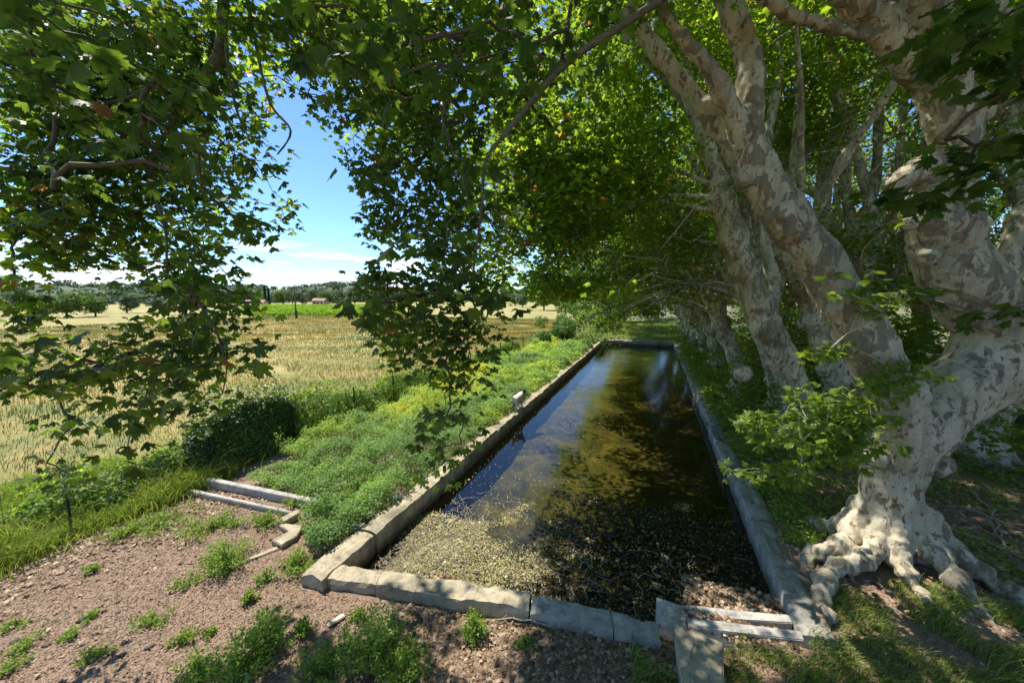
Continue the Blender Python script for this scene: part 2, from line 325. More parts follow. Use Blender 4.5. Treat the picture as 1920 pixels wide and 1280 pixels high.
def water_mat():
    m, t, N, L = new_mat('water'); g = N.new('ShaderNodeNewGeometry'); v = g.outputs['Position']
    n = noise(N, L, v, 2.6, 4, .5); n_ = noise(N, L, v, 9, 3, .5); ad = N.new('ShaderNodeMath'); ad.operation = 'ADD'; L.new(n.outputs[0], ad.inputs[0]); L.new(n_.outputs[0], ad.inputs[1])
    b = bump(N, L, ad.outputs[0], .10, .03)
    fr = N.new('ShaderNodeFresnel'); fr.inputs[0].default_value = 1.62; L.new(b.outputs[0], fr.inputs['Normal'])
    tr = N.new('ShaderNodeBsdfTransparent'); tr.inputs[0].default_value = (.66, .66, .48, 1)
    gl = N.new('ShaderNodeBsdfGlossy'); gl.inputs['Roughness'].default_value = .04; L.new(b.outputs[0], gl.inputs['Normal'])
    mx = N.new('ShaderNodeMixShader'); L.new(fr.outputs[0], mx.inputs[0]); L.new(tr.outputs[0], mx.inputs[1]); L.new(gl.outputs[0], mx.inputs[2])
    finish(N, L, mx.outputs[0]); return m
M_water = water_mat()

# ------------------------------------------------------------------ ground, field, basin
X0, X1 = -4.78, 2.03                     # inner faces of the basin
YF = 39.6
FRONT = [(-5.2, 4.30), (-4.78, 4.40), (-3.3, 4.66), (-1.54, 4.96), (.2, 5.1), (2.03, 5.62), (2.45, 5.75)]
def yfront(x): return np.interp(x, [a for a, b in FRONT], [b for a, b in FRONT])
def zground(x, y):
    x = np.asarray(x, float); y = np.asarray(y, float)
    right = 1/(1+np.exp(-(x-1.2)*2.2))*.17
    far = 1/(1+np.exp(-(y-40)*2))*.15*(x > -9)
    near = (np.abs(x) < 14) & (y < 60)
    z = np.maximum(right, far)+.03*n2(x, y, .9, 3, 3)+.005*n2(x, y, 6, 5, 2)
    z = z+.10*np.exp(-((x+9.8)/1.0)**2-((y-2.8)/1.4)**2)
    # a low bank at the foot of the big tree
    z = z+.30*np.exp(-((x-4.0)/1.25)**2-((y-7.3)/1.15)**2)
    return np.where(near, z, z*.6)
def grid_mesh(name, xs, ys, zf, mat, keep=None):
    X, Y = np.meshgrid(xs, ys, indexing='ij'); Z = zf(X.ravel(), Y.ravel()); V = np.stack([X.ravel(), Y.ravel(), Z], 1)
    nx, ny = len(xs), len(ys); I, J = np.meshgrid(np.arange(nx-1), np.arange(ny-1), indexing='ij'); I = I.ravel(); J = J.ravel()
    F = np.stack([I*ny+J, (I+1)*ny+J, (I+1)*ny+J+1, I*ny+J+1], 1)
    if keep is not None:
        cx = (xs[I]+xs[I+1])/2; cy_ = (ys[J]+ys[J+1])/2; F = F[keep(cx, cy_)]
    me = mesh_np(name, V, F, 4, smooth=True); o = link(name, me, mat); return o
xs = np.concatenate([[-11], np.arange(-10.9, 9, .1), np.arange(9, 20, .4), np.geomspace(20, 3000, 20)])
ys = np.concatenate([-np.geomspace(3000, 3, 18), np.arange(-2, 12, .1), np.arange(12, 42, .25), np.geomspace(42, 3000, 26)])
g = grid_mesh('ground', xs, ys, zground, M_ground, keep=lambda x, y: ~((x > -5.0) & (x < 2.25) & (y > yfront(x)-.22) & (y < 39.8)))
tag(g, kind='structure')
def zfield(x, y): return .02+.10*n2(x, y, .35, 9, 3)*(np.hypot(x, y) < 300)
xs = np.concatenate([-np.geomspace(3000, 60, 20), np.arange(-58, -11, .5), [-11]]); ys = np.concatenate([-np.geomspace(3000, 12, 14), np.arange(-10, 70, .5), np.geomspace(72, 3000, 24)])
tag(grid_mesh('field', xs, ys, zfield, M_field), kind='structure')

def zfloor(x, y):
    x = np.asarray(x, float); y = np.asarray(y, float)
    d = y-yfront(x); z = -.80+(.36-.26/(1+np.exp(-(x+1.6)*3)))*np.exp(-(d/1.3)**2)+.05*n2(x, y, 1.2, 21, 3)
    z = z+.50*np.exp(-((x+3.5)/1.2)**2-((y-5.8)/1.15)**2)
    return z
tag(grid_mesh('pool_floor', np.arange(-5.1, 2.5, .1), np.arange(4.2, 40.3, .12), zfloor, M_floor, keep=lambda x, y: y > yfront(x)-.2), kind='structure')
WZ = -.22
wm = MB(); pts = [(x, y+.02) for x, y in FRONT]
wm.add([(x, y-.05, WZ) for x, y in FRONT]+[(2.45, 39.8, WZ), (-5.2, 39.8, WZ)], [tuple(range(len(FRONT)+2))])
tag(link('water', wm.mesh('water'), M_water), kind='structure')

def block_wall(name, p0, p1, width, ztop, zbot, mat, blen=1.4, rough=.018, seed=0, side=1, gap=.006, sub=.09, nobj=None):
    """a row of rough stone blocks; p0->p1 is one face, the wall lies on the given side of it"""
    random.seed(seed); p0 = Vector(p0); p1 = Vector(p1); d = (p1-p0); Lh = d.length; d.normalize(); nrm = Vector((-d.y, d.x, 0))*side
    V = []; F = []; t = 0; k = 0
    while t < Lh-.01:
        l = min(blen*random.uniform(.6, 1.4), Lh-t)
        if Lh-t-l < .4: l = Lh-t
        a0, a1 = t+gap, t+l-gap; jz = random.uniform(-.022, .022); jn = random.uniform(-.018, .018)
        nx = max(3, int((a1-a0)/sub)); ny = max(3, int(width/sub)); nz = max(3, int((ztop-zbot)/sub))
        bm = bmesh.new(); bmesh.ops.create_cube(bm, size=1)
        bm.free()
        # box surface lattice
        idx = {}; 
        def vid(i, j, m):
            key = (i, j, m)
            if key not in idx:
                idx[key] = len(V)
                x = a0+(a1-a0)*i/nx; y = width*j/ny+jn; z = zbot+(ztop+jz-zbot)*m/nz
                # soft worn edges
                if m == nz and j in (0, ny): z -= .018; y += (.012 if j == 0 else -.012)
                if m == nz and i in (0, nx): z -= .014
                q = p0+d*x+nrm*y; V.append((q.x, q.y, z))
            return idx[key]
        for i in range(nx):
            for j in range(ny):
                F.append((vid(i, j, nz), vid(i+1, j, nz), vid(i+1, j+1, nz), vid(i, j+1, nz)))
            for m in range(nz):
                F.append((vid(i, 0, m), vid(i+1, 0, m), vid(i+1, 0, m+1), vid(i, 0, m+1)))
                F.append((vid(i, ny, m), vid(i, ny, m+1), vid(i+1, ny, m+1), vid(i+1, ny, m)))
        for j in range(ny):
            for m in range(nz):
                F.append((vid(0, j, m), vid(0, j, m+1), vid(0, j+1, m+1), vid(0, j+1, m)))
                F.append((vid(nx, j, m), vid(nx, j+1, m), vid(nx, j+1, m+1), vid(nx, j, m+1)))
        t += l; k += 1
    V = np.array(V); dd = np.stack([fbm(V*5.0, seed+s, 3) for s in (1, 2, 3)], 1)*rough; dd[:, 2] += -np.abs(fbm(V*2.3, seed+8, 2))*rough*.8
    bite = np.clip(vnoise(V*3.1, seed+30)-.38, 0, 1)*.12; dd[:, 2] -= bite*(V[:, 2] > ztop-.05)
    V = V+dd
    me = bpy.data.meshes.new(name); me.from_pydata(V.tolist(), [], F)
    bm = bmesh.new(); bm.from_mesh(me); bmesh.ops.recalc_face_normals(bm, faces=bm.faces); bm.to_mesh(me); bm.free()
    return link(name, me, mat)
TOP = .22
o = block_wall('basin_wall', (X0, 5.25, 0), (X0, 39.6, 0), .42, TOP, -.9, M_stone, 1.9, .02, 3, 1); tag(o, 'long sunlit left basin wall of rough tan stone beside the herb bed', 'wall')
o = block_wall('basin_wall', (X0+.02, 3.97, 0), (X0, 5.2, 0), .44, TOP-.005, -.9, M_stone, 1.25, .02, 5, 1); tag(o, 'short corner piece of tan stone basin wall below the notch, nearest the bare soil', 'wall')
r0 = [(-4.76, 4.05), (-3.25, 4.34), (-1.5, 4.63), (.3, 4.83)]
mes = []
root = empty('basin_wall', (-4.7, 4.1, 0)); tag(root, 'front basin wall of worn stone blocks across the near end, half in shade', 'wall')
for i in range(3):
    a, b = r0[i], r0[i+1]
    o = block_wall('stone_block', (a[0], a[1], 0), (b[0]-.012, b[1], 0), .33, TOP-.01*i, -.9, M_stone if i < 2 else M_stone_g, [1.0, 1.9, 1.2][i], .022, 7+i, 1)
    o.parent = root; o.matrix_parent_inverse = Matrix.Translation(-root.location)
root = empty('basin_wall', (2.2, 5.7, 0)); tag(root, 'shaded right basin wall of grey stone running along the foot of the plane trees', 'wall')
ya = 5.55
for i, (yb, dz, dx) in enumerate([(8.4, .0, 0), (10.9, .03, .012), (14.2, .0, -.01), (17.5, .04, .01), (22, .0, 0), (30, .03, .01), (39.6, .0, 0)]):
    o = block_wall('stone_block', (X1+dx, ya+.01, 0), (X1+dx, yb, 0), .42, TOP+dz, -.9, M_stone_g, 1.3, .018, 20+i, -1, sub=.09 if i < 4 else .15)
    o.parent = root; o.matrix_parent_inverse = Matrix.Translation(-root.location); ya = yb
o = block_wall('basin_wall', (X0-.4, 39.62, 0), (X1+.4, 39.62, 0), .45, TOP+.05, -.9, M_stone_g, 2, .02, 31, 1, sub=.15); tag(o, 'dark far end wall of the basin under the trees', 'wall')

# pale angle of concrete edging at the near right corner of the basin
def slab(name, pts, z1, z0, mat, label, cat, rough=.01, seed=0, group=None):
    bm = bmesh.new(); vs = [bm.verts.new((x, y, z1)) for x, y in pts]; f = bm.faces.new(vs)
    ex = bmesh.ops.extrude_face_region(bm, geom=[f]); 
    for v in [x for x in ex['geom'] if isinstance(x, bmesh.types.BMVert)]: v.co.z = z0
    bmesh.ops.recalc_face_normals(bm, faces=bm.faces)
    bmesh.ops.bevel(bm, geom=list(bm.edges), offset=.012, segments=2, affect='EDGES')
    bmesh.ops.triangulate(bm, faces=bm.faces)
    for _ in range(2): bmesh.ops.subdivide_edges(bm, edges=[e for e in bm.edges if e.calc_length() > .14], cuts=1)
    me = bpy.data.meshes.new(name); bm.to_mesh(me); bm.free(); displace(me, rough, 6, seed)
    o = link(name, me, mat); tag(o, label, cat, group); return o
slab('edging_slab', [(.23, 5.10), (.62, 5.13), (.62, 5.36), (2.02, 5.78), (2.02, 5.93), (.52, 5.56), (.23, 5.60)], .16, -.3, M_conc, 'pale concrete slab with a raised lip in the near right corner of the basin', 'slab', .008, 1)
slab('edging_slab', [(.63, 5.12), (2.06, 5.46), (2.06, 5.62), (.63, 5.30)], .21, -.1, M_conc, 'narrow pale concrete edging strip between basin corner and tall grass', 'slab', .012, 2)
slab('stone_block', [(.50, 4.2), (.95, 4.3), (1.0, 4.86), (.72, 4.98), (.45, 4.95)], .34, -.1, M_stone, 'big rough stone block in the grass at the bottom edge of the photo', 'stone', .03, 3)
# the two low channel kerbs left of the basin
slab('channel_kerb', [(-10.3, 5.42), (-6.80, 5.64), (-6.80, 5.78), (-10.3, 5.56)], .20, -.1, M_conc, 'longer grey concrete channel kerb along the edge of the herb bed', 'kerb', .008, 4)
slab('channel_kerb', [(-10.4, 5.02), (-7.05, 5.24), (-7.05, 5.32), (-10.4, 5.12)], .12, -.1, M_conc, 'thin lower channel kerb between weeds and the taller grey kerb', 'kerb', .008, 5)
slab('kerb_stone', [(-7.06, 4.92), (-6.86, 4.90), (-6.86, 5.32), (-7.04, 5.33)], .15, -.1, M_stone, 'short square kerb stone turning the corner of the channel', 'stone', .014, 6)
slab('kerb_stone', [(-6.62, 4.48), (-6.30, 4.45), (-6.28, 4.75), (-6.45, 5.02), (-6.95, 4.95), (-6.9, 4.86), (-6.55, 4.80)], .11, -.1, M_stone, 'worn broken kerb stone lying in the weeds left of the basin corner', 'stone', .02, 7)
slab('kerb_stone', [(-6.75, 3.84), (-6.66, 3.80), (-6.35, 4.42), (-6.45, 4.46)], .04, -.1, M_stone, 'thin sunken kerb stone almost buried in the brown soil', 'stone', .01, 8)
slab('channel_kerb', [(-5.98, 5.35), (-5.22, 5.32), (-5.22, 5.45), (-5.98, 5.47)], .19, -.1, M_conc, 'short concrete channel piece running into the notch in the left basin wall', 'kerb', .012, 9)
slab('channel_kerb', [(-5.75, 5.72), (-5.22, 5.66), (-5.22, 5.78), (-5.75, 5.82)], .22, -.1, M_conc, 'stub of concrete kerb half hidden by herbs behind the notch', 'kerb', .012, 10)
o = slab('loose_stone', [(-5.42, 6.32), (-5.22, 6.28), (-5.1, 6.42), (-5.2, 6.52), (-5.36, 6.46)], .30, .19, M_conc, 'small pale loose stone lying on the left basin wall', 'stone', .012, 11)
o = slab('wood_offcut', [(-4.20, 3.53), (-4.12, 3.50), (-4.04, 3.72), (-4.12, 3.75)], .075, .05, plain('sawn_wood', (.62, .52, .36), .7, 20, .15, .1), 'small pale rectangular wood offcut on the brown soil', 'wood offcut', .001, 12)
o.location.z -= .02

# ------------------------------------------------------------------ leaf templates and scatter
def star_leaf(teeth=True):
    """plane-tree leaf in the xy plane, stalk end at origin, tip at +y, unit length"""
    if teeth:
        half = [(.00, 1.0), (.07, .80), (.15, .70), (.12, .58), (.17, .52), (.33, .72), (.36, .62), (.50, .66), (.44, .53), (.47, .44), (.32, .34), (.52, .28), (.40, .18), (.38, .08), (.18, .10), (.06, .03)]
    else:
        half = [(.0, 1.0), (.13, .62), (.46, .70), (.33, .36), (.42, .10), (.08, .03)]
    pts = half+[(0, .08)]+[(-x, y) for x, y in half[::-1][:-1]]
    V = [(0, .36, 0)]+[(x, y, 0) for x, y in pts]
    V = np.array(V); V[:, 2] = -.30*np.abs(V[:, 0])**1.2*1.5-.22*(V[:, 1]-.3)**2+.02+.05*np.sin(V[:, 0]*9+V[:, 1]*7)
    n = len(pts); F = [(0, 1+i, 1+(i+1) % n) for i in range(n)]
    F = [(a, c, b) for a, b, c in F]
    return V, np.array(F)
T_NEAR = star_leaf(True); T_MID = star_leaf(False)
T_OVAL = (np.array([(0, 0, 0), (.30, .45, .05), (0, 1, -.06), (-.30, .45, .05)], float), np.array([(0, 1, 2), (0, 2, 3)]))
T_BIT = (np.array([(-.3, 0, 0), (.25, .1, .06), (.3, .7, -.04), (-.2, .8, .1)], float), np.array([(0, 1, 2), (0, 2, 3)]))
def scatter(name, T, pos, nrm, size, rnd, up=None, extra=None):
    V0, F0 = T; n = len(pos); pos = np.asarray(pos); nrm = nrm/np.linalg.norm(nrm, axis=1, keepdims=True)
    a = rng.normal(size=(n, 3)) if up is None else up
    a = a-nrm*np.sum(a*nrm, 1, keepdims=True); a /= np.linalg.norm(a, axis=1, keepdims=True)+1e-9; b = np.cross(a, nrm)
    S = np.asarray(size)[:, None, None]; k = len(V0)
    bend = rng.uniform(.3, 2.2, n)[:, None]
    V = pos[:, None, :]+S*(V0[None, :, 0:1]*b[:, None, :]+V0[None, :, 1:2]*a[:, None, :]+(V0[None, :, 2]*bend)[..., None]*nrm[:, None, :])
    F = (F0[None]+(np.arange(n)*k)[:, None, None]).reshape(-1, 3)
    return mesh_np(name, V.reshape(-1, 3), F, 3, {'rnd': np.repeat(rnd, k)})
def rand_unit(n):
    v = rng.normal(size=(n, 3)); return v/np.linalg.norm(v, axis=1, keepdims=True)
def blades(name, pos, h, wd, lean, rnd, curve=1.0):
    n = len(pos); an = rng.uniform(0, 2*np.pi, n); s = np.stack([np.cos(an), np.sin(an), 0*an], 1)*wd[:, None]/2
    d = np.concatenate([lean, np.zeros((n, 1))], 1); up = np.array([[0, 0, 1.0]])
    def at(t): return pos+up*(h*t*(1-.25*curve*t))[:, None]+d*(h*t*t*curve)[:, None]
    p1, p2, p3 = at(.45), at(.8), at(1.0)
    V = np.stack([pos-s, pos+s, p1-s*.8, p1+s*.8, p2-s*.5, p2+s*.5, p3], 1); k = 7
    F0 = np.array([(0, 1, 3), (0, 3, 2), (2, 3, 5), (2, 5, 4), (4, 5, 6)])
    F = (F0[None]+(np.arange(n)*k)[:, None, None]).reshape(-1, 3)
    return mesh_np(name, V.reshape(-1, 3), F, 3, {'rnd': np.repeat(rnd, k)})
def polycurve(pts, n):
    pts = np.array([list(p) for p in pts], float); m = len(pts); t = np.linspace(0, m-1, n); out = []
    for u in t:
        i = min(int(u), m-2); f = u-i; p0 = pts[max(i-1, 0)]; p1 = pts[i]; p2 = pts[i+1]; p3 = pts[min(i+2, m-1)]
        out.append(.5*((2*p1)+(-p0+p2)*f+(2*p0-5*p1+4*p2-p3)*f*f+(-p0+3*p1-3*p2+p3)*f**3))
    return np.array(out)

def grow(roots, targets, droop=1.2):
    """link every target to the nearest node already on the tree"""
    nodes = [np.array(r, float) for r in roots]; par = [-1]*len(nodes); T = np.array(targets); nT = len(T)
    A = np.array(nodes)
    def cost(src, tg): d = tg-src; return np.sqrt((d**2).sum(-1))+droop*np.maximum(0, d[..., 2])*.6
    c = np.full(nT, 1e9); bp = np.zeros(nT, int)
    for i, a in enumerate(nodes):
        q = cost(a[None], T); m = q < c; c[m] = q[m]; bp[m] = i
    done = np.zeros(nT, bool); order = []
    for _ in range(nT):
        cc = np.where(done, 1e9, c); j = int(cc.argmin()); done[j] = True
        k = len(nodes); nodes.append(T[j]); par.append(int(bp[j])); order.append(j)
        q = cost(T[j][None], T)+.12; m = (q < c) & ~done; c[m] = q[m]; bp[m] = k
    return nodes, par
def twig_tubes(mb, nodes, par, nroot, r_tip=.004, r_max=.05, seg=4, sag=.06, expo=.45):
    n = len(nodes); w_ = np.ones(n)
    for k in range(n-1, nroot-1, -1): w_[par[k]] += w_[k]
    for k in range(nroot, n):
        a = Vector(nodes[par[k]]); b = Vector(nodes[k]); r1 = min(r_max, r_tip*w_[k]**expo); r0 = min(r_max, r1*1.35)
        l = (b-a).length; m1 = a.lerp(b, .35)+Vector((random.uniform(-1, 1), random.uniform(-1, 1), random.uniform(-.3, 1.3)))*sag*l; m2 = a.lerp(b, .7)+Vector((random.uniform(-1, 1), random.uniform(-1, 1), random.uniform(-.6, 1)))*sag*l
        mb.tube([a, m1, m2, b], [r0, (r0+r1)/2, (r0+2*r1)/3, r1], seg, False)
def leaf_cloud(name, centers, per, spread, size, T, up_bias=.9, squash=.6, rmax=1.0, rlo=0, hang=.5):
    c = np.repeat(np.array(centers), per, 0); n = len(c)
    off = rand_unit(n)*(rng.uniform(0, 1, n)**.5)[:, None]*spread; off[:, 2] *= squash; off[:, 2] -= .15*spread
    nr = rand_unit(n)*.62; nr[:, 2] += up_bias
    up = off+rand_unit(n)*spread*.5; up[:, 2] -= hang*spread
    return scatter(name, T, c+off, nr, rng.uniform(size[0], size[1], n), rlo+(rmax-rlo)*rng.uniform(0, 1, n), up)

# ------------------------------------------------------------------ the big plane tree
D1 = 5.85
def hp(px, py, dd=0): return P(px, py, D1+dd)
def limb(mb, nodes, seg=20, n=None, knob=.06):
    """nodes: (px, py, radius px, depth offset)"""
    pts = [list(hp(a, b, d))+[pr(r, a, D1+d)] for a, b, r, d in nodes]
    q = polycurve(pts, n or (len(nodes)-1)*5+1); mb.tube([x[:3] for x in q], [max(.01, x[3]) for x in q], seg, True); return q
mb = MB()
trunk = limb(mb, [(1676, 1130, 90, -.1), (1670, 1050, 76, 0), (1668, 985, 66, 0), (1670, 920, 66, 0), (1680, 860, 76, 0), (1698, 800, 90, 0)], 28)
L1 = limb(mb, [(1695, 830, 70, 0), (1668, 745, 64, -.05), (1628, 650, 58, -.05), (1580, 565, 52, 0), (1520, 470, 45, .1), (1462, 392, 42, .15), (1424, 325, 38, .2), (1398, 260, 33, .2)], 24)
L1a = limb(mb, [(1400, 270, 31, .2), (1408, 190, 28, .25), (1402, 110, 25, .3), (1370, 20, 22, .3), (1335, -90, 18, .35), (1310, -250, 14, .4)], 18)
L1b = limb(mb, [(1398, 270, 26, .2), (1362, 180, 20, .1), (1315, 110, 17, 0), (1258, 40, 14, -.1), (1200, -50, 12, -.3), (1120, -160, 9, -.6)], 16)
L1c = limb(mb, [(1420, 325, 26, .25), (1352, 240, 21, .5), (1290, 165, 17, .8), (1225, 90, 14, 1.1), (1170, 0, 12, 1.4), (1110, -110, 9, 1.6)], 16)
R1 = limb(mb, [(1700, 820, 86, 0), (1770, 750, 92, .05), (1850, 690, 96, .1), (1868, 610, 92, .15), (1815, 545, 88, .15), (1778, 470, 78, .15), (1765, 400, 72, .1), (1768, 330, 62, .1), (1785, 280, 48, .1), (1790, 225, 58, .1), (1778, 180, 54, .1), (1750, 130, 50, .1)], 26)
limb(mb, [(1785, 330, 60, .15), (1745, 318, 48, .1), (1710, 326, 33, .05), (1682, 340, 22, 0), (1664, 352, 13, 0)], 16)
limb(mb, [(1790, 215, 50, .1), (1815, 205, 44, .15), (1830, 225, 34, .2)], 16)
R2 = limb(mb, [(1840, 700, 84, .1), (1920, 715, 78, .2), (2010, 690, 66, .3), (2080, 610, 54, .3), (2110, 480, 44, .3), (2090, 330, 36, .4), (2100, 100, 28, .4), (2060, -150, 20, .5)], 20)
R3 = limb(mb, [(1765, 150, 40, .1), (1700, 115, 38, .05), (1655, 60, 33, 0), (1590, -10, 28, -.1), (1520, -110, 22, -.3), (1440, -240, 15, -.6)], 16)
R4 = limb(mb, [(1745, 150, 46, .1), (1760, 80, 44, .15), (1735, 10, 42, .2), (1725, -90, 36, .25), (1700, -260, 26, .3)], 18)
R5 = limb(mb, [(1730, 120, 30, .1), (1690, 60, 22, .3), (1650, -20, 18, .5), (1620, -150, 13, .8)], 12)
R6 = limb(mb, [(1690, 70, 16, 0), (1620, 68, 12, -.05), (1530, 45, 11, -.1), (1470, 20, 9, -.2), (1380, -30, 7, -.4)], 10)
R7 = limb(mb, [(1800, 560, 30, .9), (1880, 520, 34, 1.0), (1905, 440, 32, 1.1), (1930, 380, 26, 1.2), (1990, 300, 20, 1.3)], 14)
def gz(x, y): return float(zground(np.array([x]), np.array([y]))[0])
def root(mb, pts, r0, r1, zoff=.05, seg=12):
    q = polycurve([(x, y, gz(x, y)+z, r0+(r1-r0)*i/(len(pts)-1)) for i, (x, y, z) in enumerate(pts)], len(pts)*5)
    for i, a in enumerate(q): a[2] += .03*math.sin(i*1.9)
    mb.tube([a[:3] for a in q], [a[3]*(1+.13*math.sin(i*1.3)) for i, a in enumerate(q)], seg, True)
tb = hp(1668, 1050)
root(mb, [(tb.x-.25, tb.y, .75), (tb.x-.55, tb.y-.1, .30), (3.05, 7.25, .16), (2.75, 7.25, .12), (2.62, 7.1, .0)], .25, .09)
root(mb, [(tb.x-.25, tb.y-.2, .55), (3.3, 7.0, .22), (2.85, 6.85, .17), (2.62, 6.5, .12), (2.50, 6.15, .09), (2.40, 5.75, .03)], .16, .09)
root(mb, [(tb.x-.1, tb.y-.25, .6), (3.75, 7.1, .2), (3.78, 6.8, .08), (3.95, 6.45, -.08)], .21, .06)
root(mb, [(tb.x+.2, tb.y-.2, .8), (4.2, 7.2, .35), (4.35, 6.85, .12), (4.5, 6.5, -.05)], .23, .06)
root(mb, [(tb.x+.35, tb.y-.1, .6), (4.75, 7.4, .2), (5.2, 7.15, .05), (5.7, 7.1, -.06)], .19, .05)
root(mb, [(tb.x+.2, tb.y+.3, .6), (4.5, 8.1, .15), (4.9, 8.6, 0)], .25, .1)
root(mb, [(tb.x-.2, tb.y+.3, .6), (3.4, 8.1, .15), (3.0, 8.6, 0)], .25, .1)
# knuckles and burrs
for a, b, r, d in [(1400, 335, 20, .1), (1455, 400, 24, .0), (1700, 735, 48, -.2), (1880, 720, 50, -.2), (1605, 620, 28, -.1), (1735, 480, 32, -.1), (1835, 420, 26, .2), (1640, 860, 30, -.2), (1760, 870, 40, .1), (1560, 585, 24, -.1), (1705, 420, 22, .0)]:
    q = hp(a, b, d); rr = pr(r, a, D1+d)
    mb.tube([q+Vector((0, 0, -rr)), q+Vector((0, 0, -rr*.6)), q, q+Vector((0, 0, rr*.6)), q+Vector((0, 0, rr))], [rr*.15, rr*.8, rr, rr*.8, rr*.15], 12)
me = remeshed(mb, .03, 3)
displace(me, .045, 2.6, 41, 3)
displace(me, .016, 11, 43, 3)
displace(me, .075, 4.5, 47, 3, lambda co: np.clip(1.1-co[:, 2], 0, 1))
displace(me, .03, 13, 48, 2, lambda co: np.clip(.9-co[:, 2], 0, 1))
base = Vector((tb.x, tb.y, 0))
me.transform(Matrix.Translation(-base))
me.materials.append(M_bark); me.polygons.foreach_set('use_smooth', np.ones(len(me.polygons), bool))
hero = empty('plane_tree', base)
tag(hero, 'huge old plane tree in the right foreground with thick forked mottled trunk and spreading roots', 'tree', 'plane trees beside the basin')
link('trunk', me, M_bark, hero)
# crown of the big tree: clusters round the upper limbs
roots = [np.array(x[:3]) for q in (L1a, L1b, L1c, R2, R3, R4, R5, R6, R7) for x in q[::2]]
hroots = [r for r in roots if r[2] > 5.0]
tg_ = []
for i in range(640):
    r = hroots[rng.integers(len(hroots))] if rng.random() < .35 else np.array([rng.uniform(-3, 8), rng.uniform(4, 13), rng.uniform(10.5, 15)])
    tg_.append(r+rng.normal(size=3)*np.array([.9, .9, .8]))
CT = 1/math.tan(SUN_EL); LX, LY = -math.sin(SUN_AZ)*CT, -math.cos(SUN_AZ)*CT
def lane(p): return p[0]+LX*p[2], p[1]+LY*p[2]
LIT = [(lane(q), r) for q, r in [(hp(1600, 980, -.5), .75), (hp(1735, 90, -.3), .8), (hp(1730, 430, -.5), .6), (hp(1760, 640, -.6), .6), (hp(1500, 770, -.7), .8), (hp(1590, 640, -.4), .55), (hp(1480, 430, 0), .5),
  (G(1700, 1060, .2), .55), (G(1545, 1045, .2), .5), (G(1540, 1180, .2), .45), (G(1300, 1200, .2), .45), (G(1440, 1240, .2), .5), (G(1780, 1140, .2), .5), (G(1880, 890, .2), .8), (G(1850, 930, .2), .5), (G(1900, 1000, .2), .5), (G(1800, 1240, .2), .45), (G(1250, 1000, 0), .4), (G(1420, 900, .2), .5), (G(1400, 1140, .2), .35)]]
def shade_ok(p):
    a, b = lane(p)
    for (u, v), r in LIT:
        if (a-u)**2+(b-v)**2 < (r+.25)**2: return False
    return float(n2(a, b, .75, 123, 2)[0]) > -.22
def clear(t):
    if not shade_ok(t): return False
    a, b, d = proj(t)
    if d > .1 and 1180 < a < 1990 and -160 < b < 900 and d < 12: return False
    if d > .1 and 300 < a < 1990 and 0 < b < 700 and d < 4.5: return False
    return np.linalg.norm(t-np.array([0, 0, 4.7])) > 3.5
tg_ = [t for t in tg_ if clear(t)]
nodes, par = grow(roots, tg_); mb2 = MB(); twig_tubes(mb2, nodes, par, len(roots), .006, .05, 5)
me = mb2.mesh('branches', True); me.transform(Matrix.Translation(-base)); link('branches', me, M_twig, hero)
me = leaf_cloud('crown', np.array(tg_)-np.array(base), 40, .65, (.12, .19), T_MID); link('crown', me, M_leaf, hero)
# leafy shoots off the trunk
def shoots(cells, D, per, size, sp, roots, mat, parent, origin, name, tmpl=T_NEAR, jd=.25, hang=.3, ub=.8):
    cen = []
    for px, py, rx, ry, k in cells:
        for _ in range(k):
            cen.append(np.array(P(px+rng.normal()*rx*.5, py+rng.normal()*ry*.5, D+rng.normal()*jd)))
    nodes, par = grow(roots, cen, .3); m = MB(); twig_tubes(m, nodes, par, len(roots), .0035, .02, 4)
    me = m.mesh('twigs', True); me.transform(Matrix.Translation(-Vector(origin))); link('shoot', me, M_dry, parent)
    me = leaf_cloud(name, np.array(cen)-np.array(origin), per, sp, size, tmpl, ub, .6, .9, 0, hang); link(name, me, mat, parent)
shoots([(1500, 780, 110, 50, 34), (1590, 800, 90, 60, 30), (1430, 790, 40, 30, 6), (1560, 850, 100, 30, 12), (1640, 730, 40, 50, 10), (1440, 880, 60, 20, 7), (1700, 700, 60, 40, 8), (1560, 655, 35, 18, 5), (1620, 560, 60, 20, 8)], D1-.75, 11, (.09, .15), .17, [np.array(hp(1640, 830, -.4)), np.array(hp(1660, 760, -.4)), np.array(hp(1640, 700, -.3))], M_leafbright, hero, base, 'leafy_shoots')

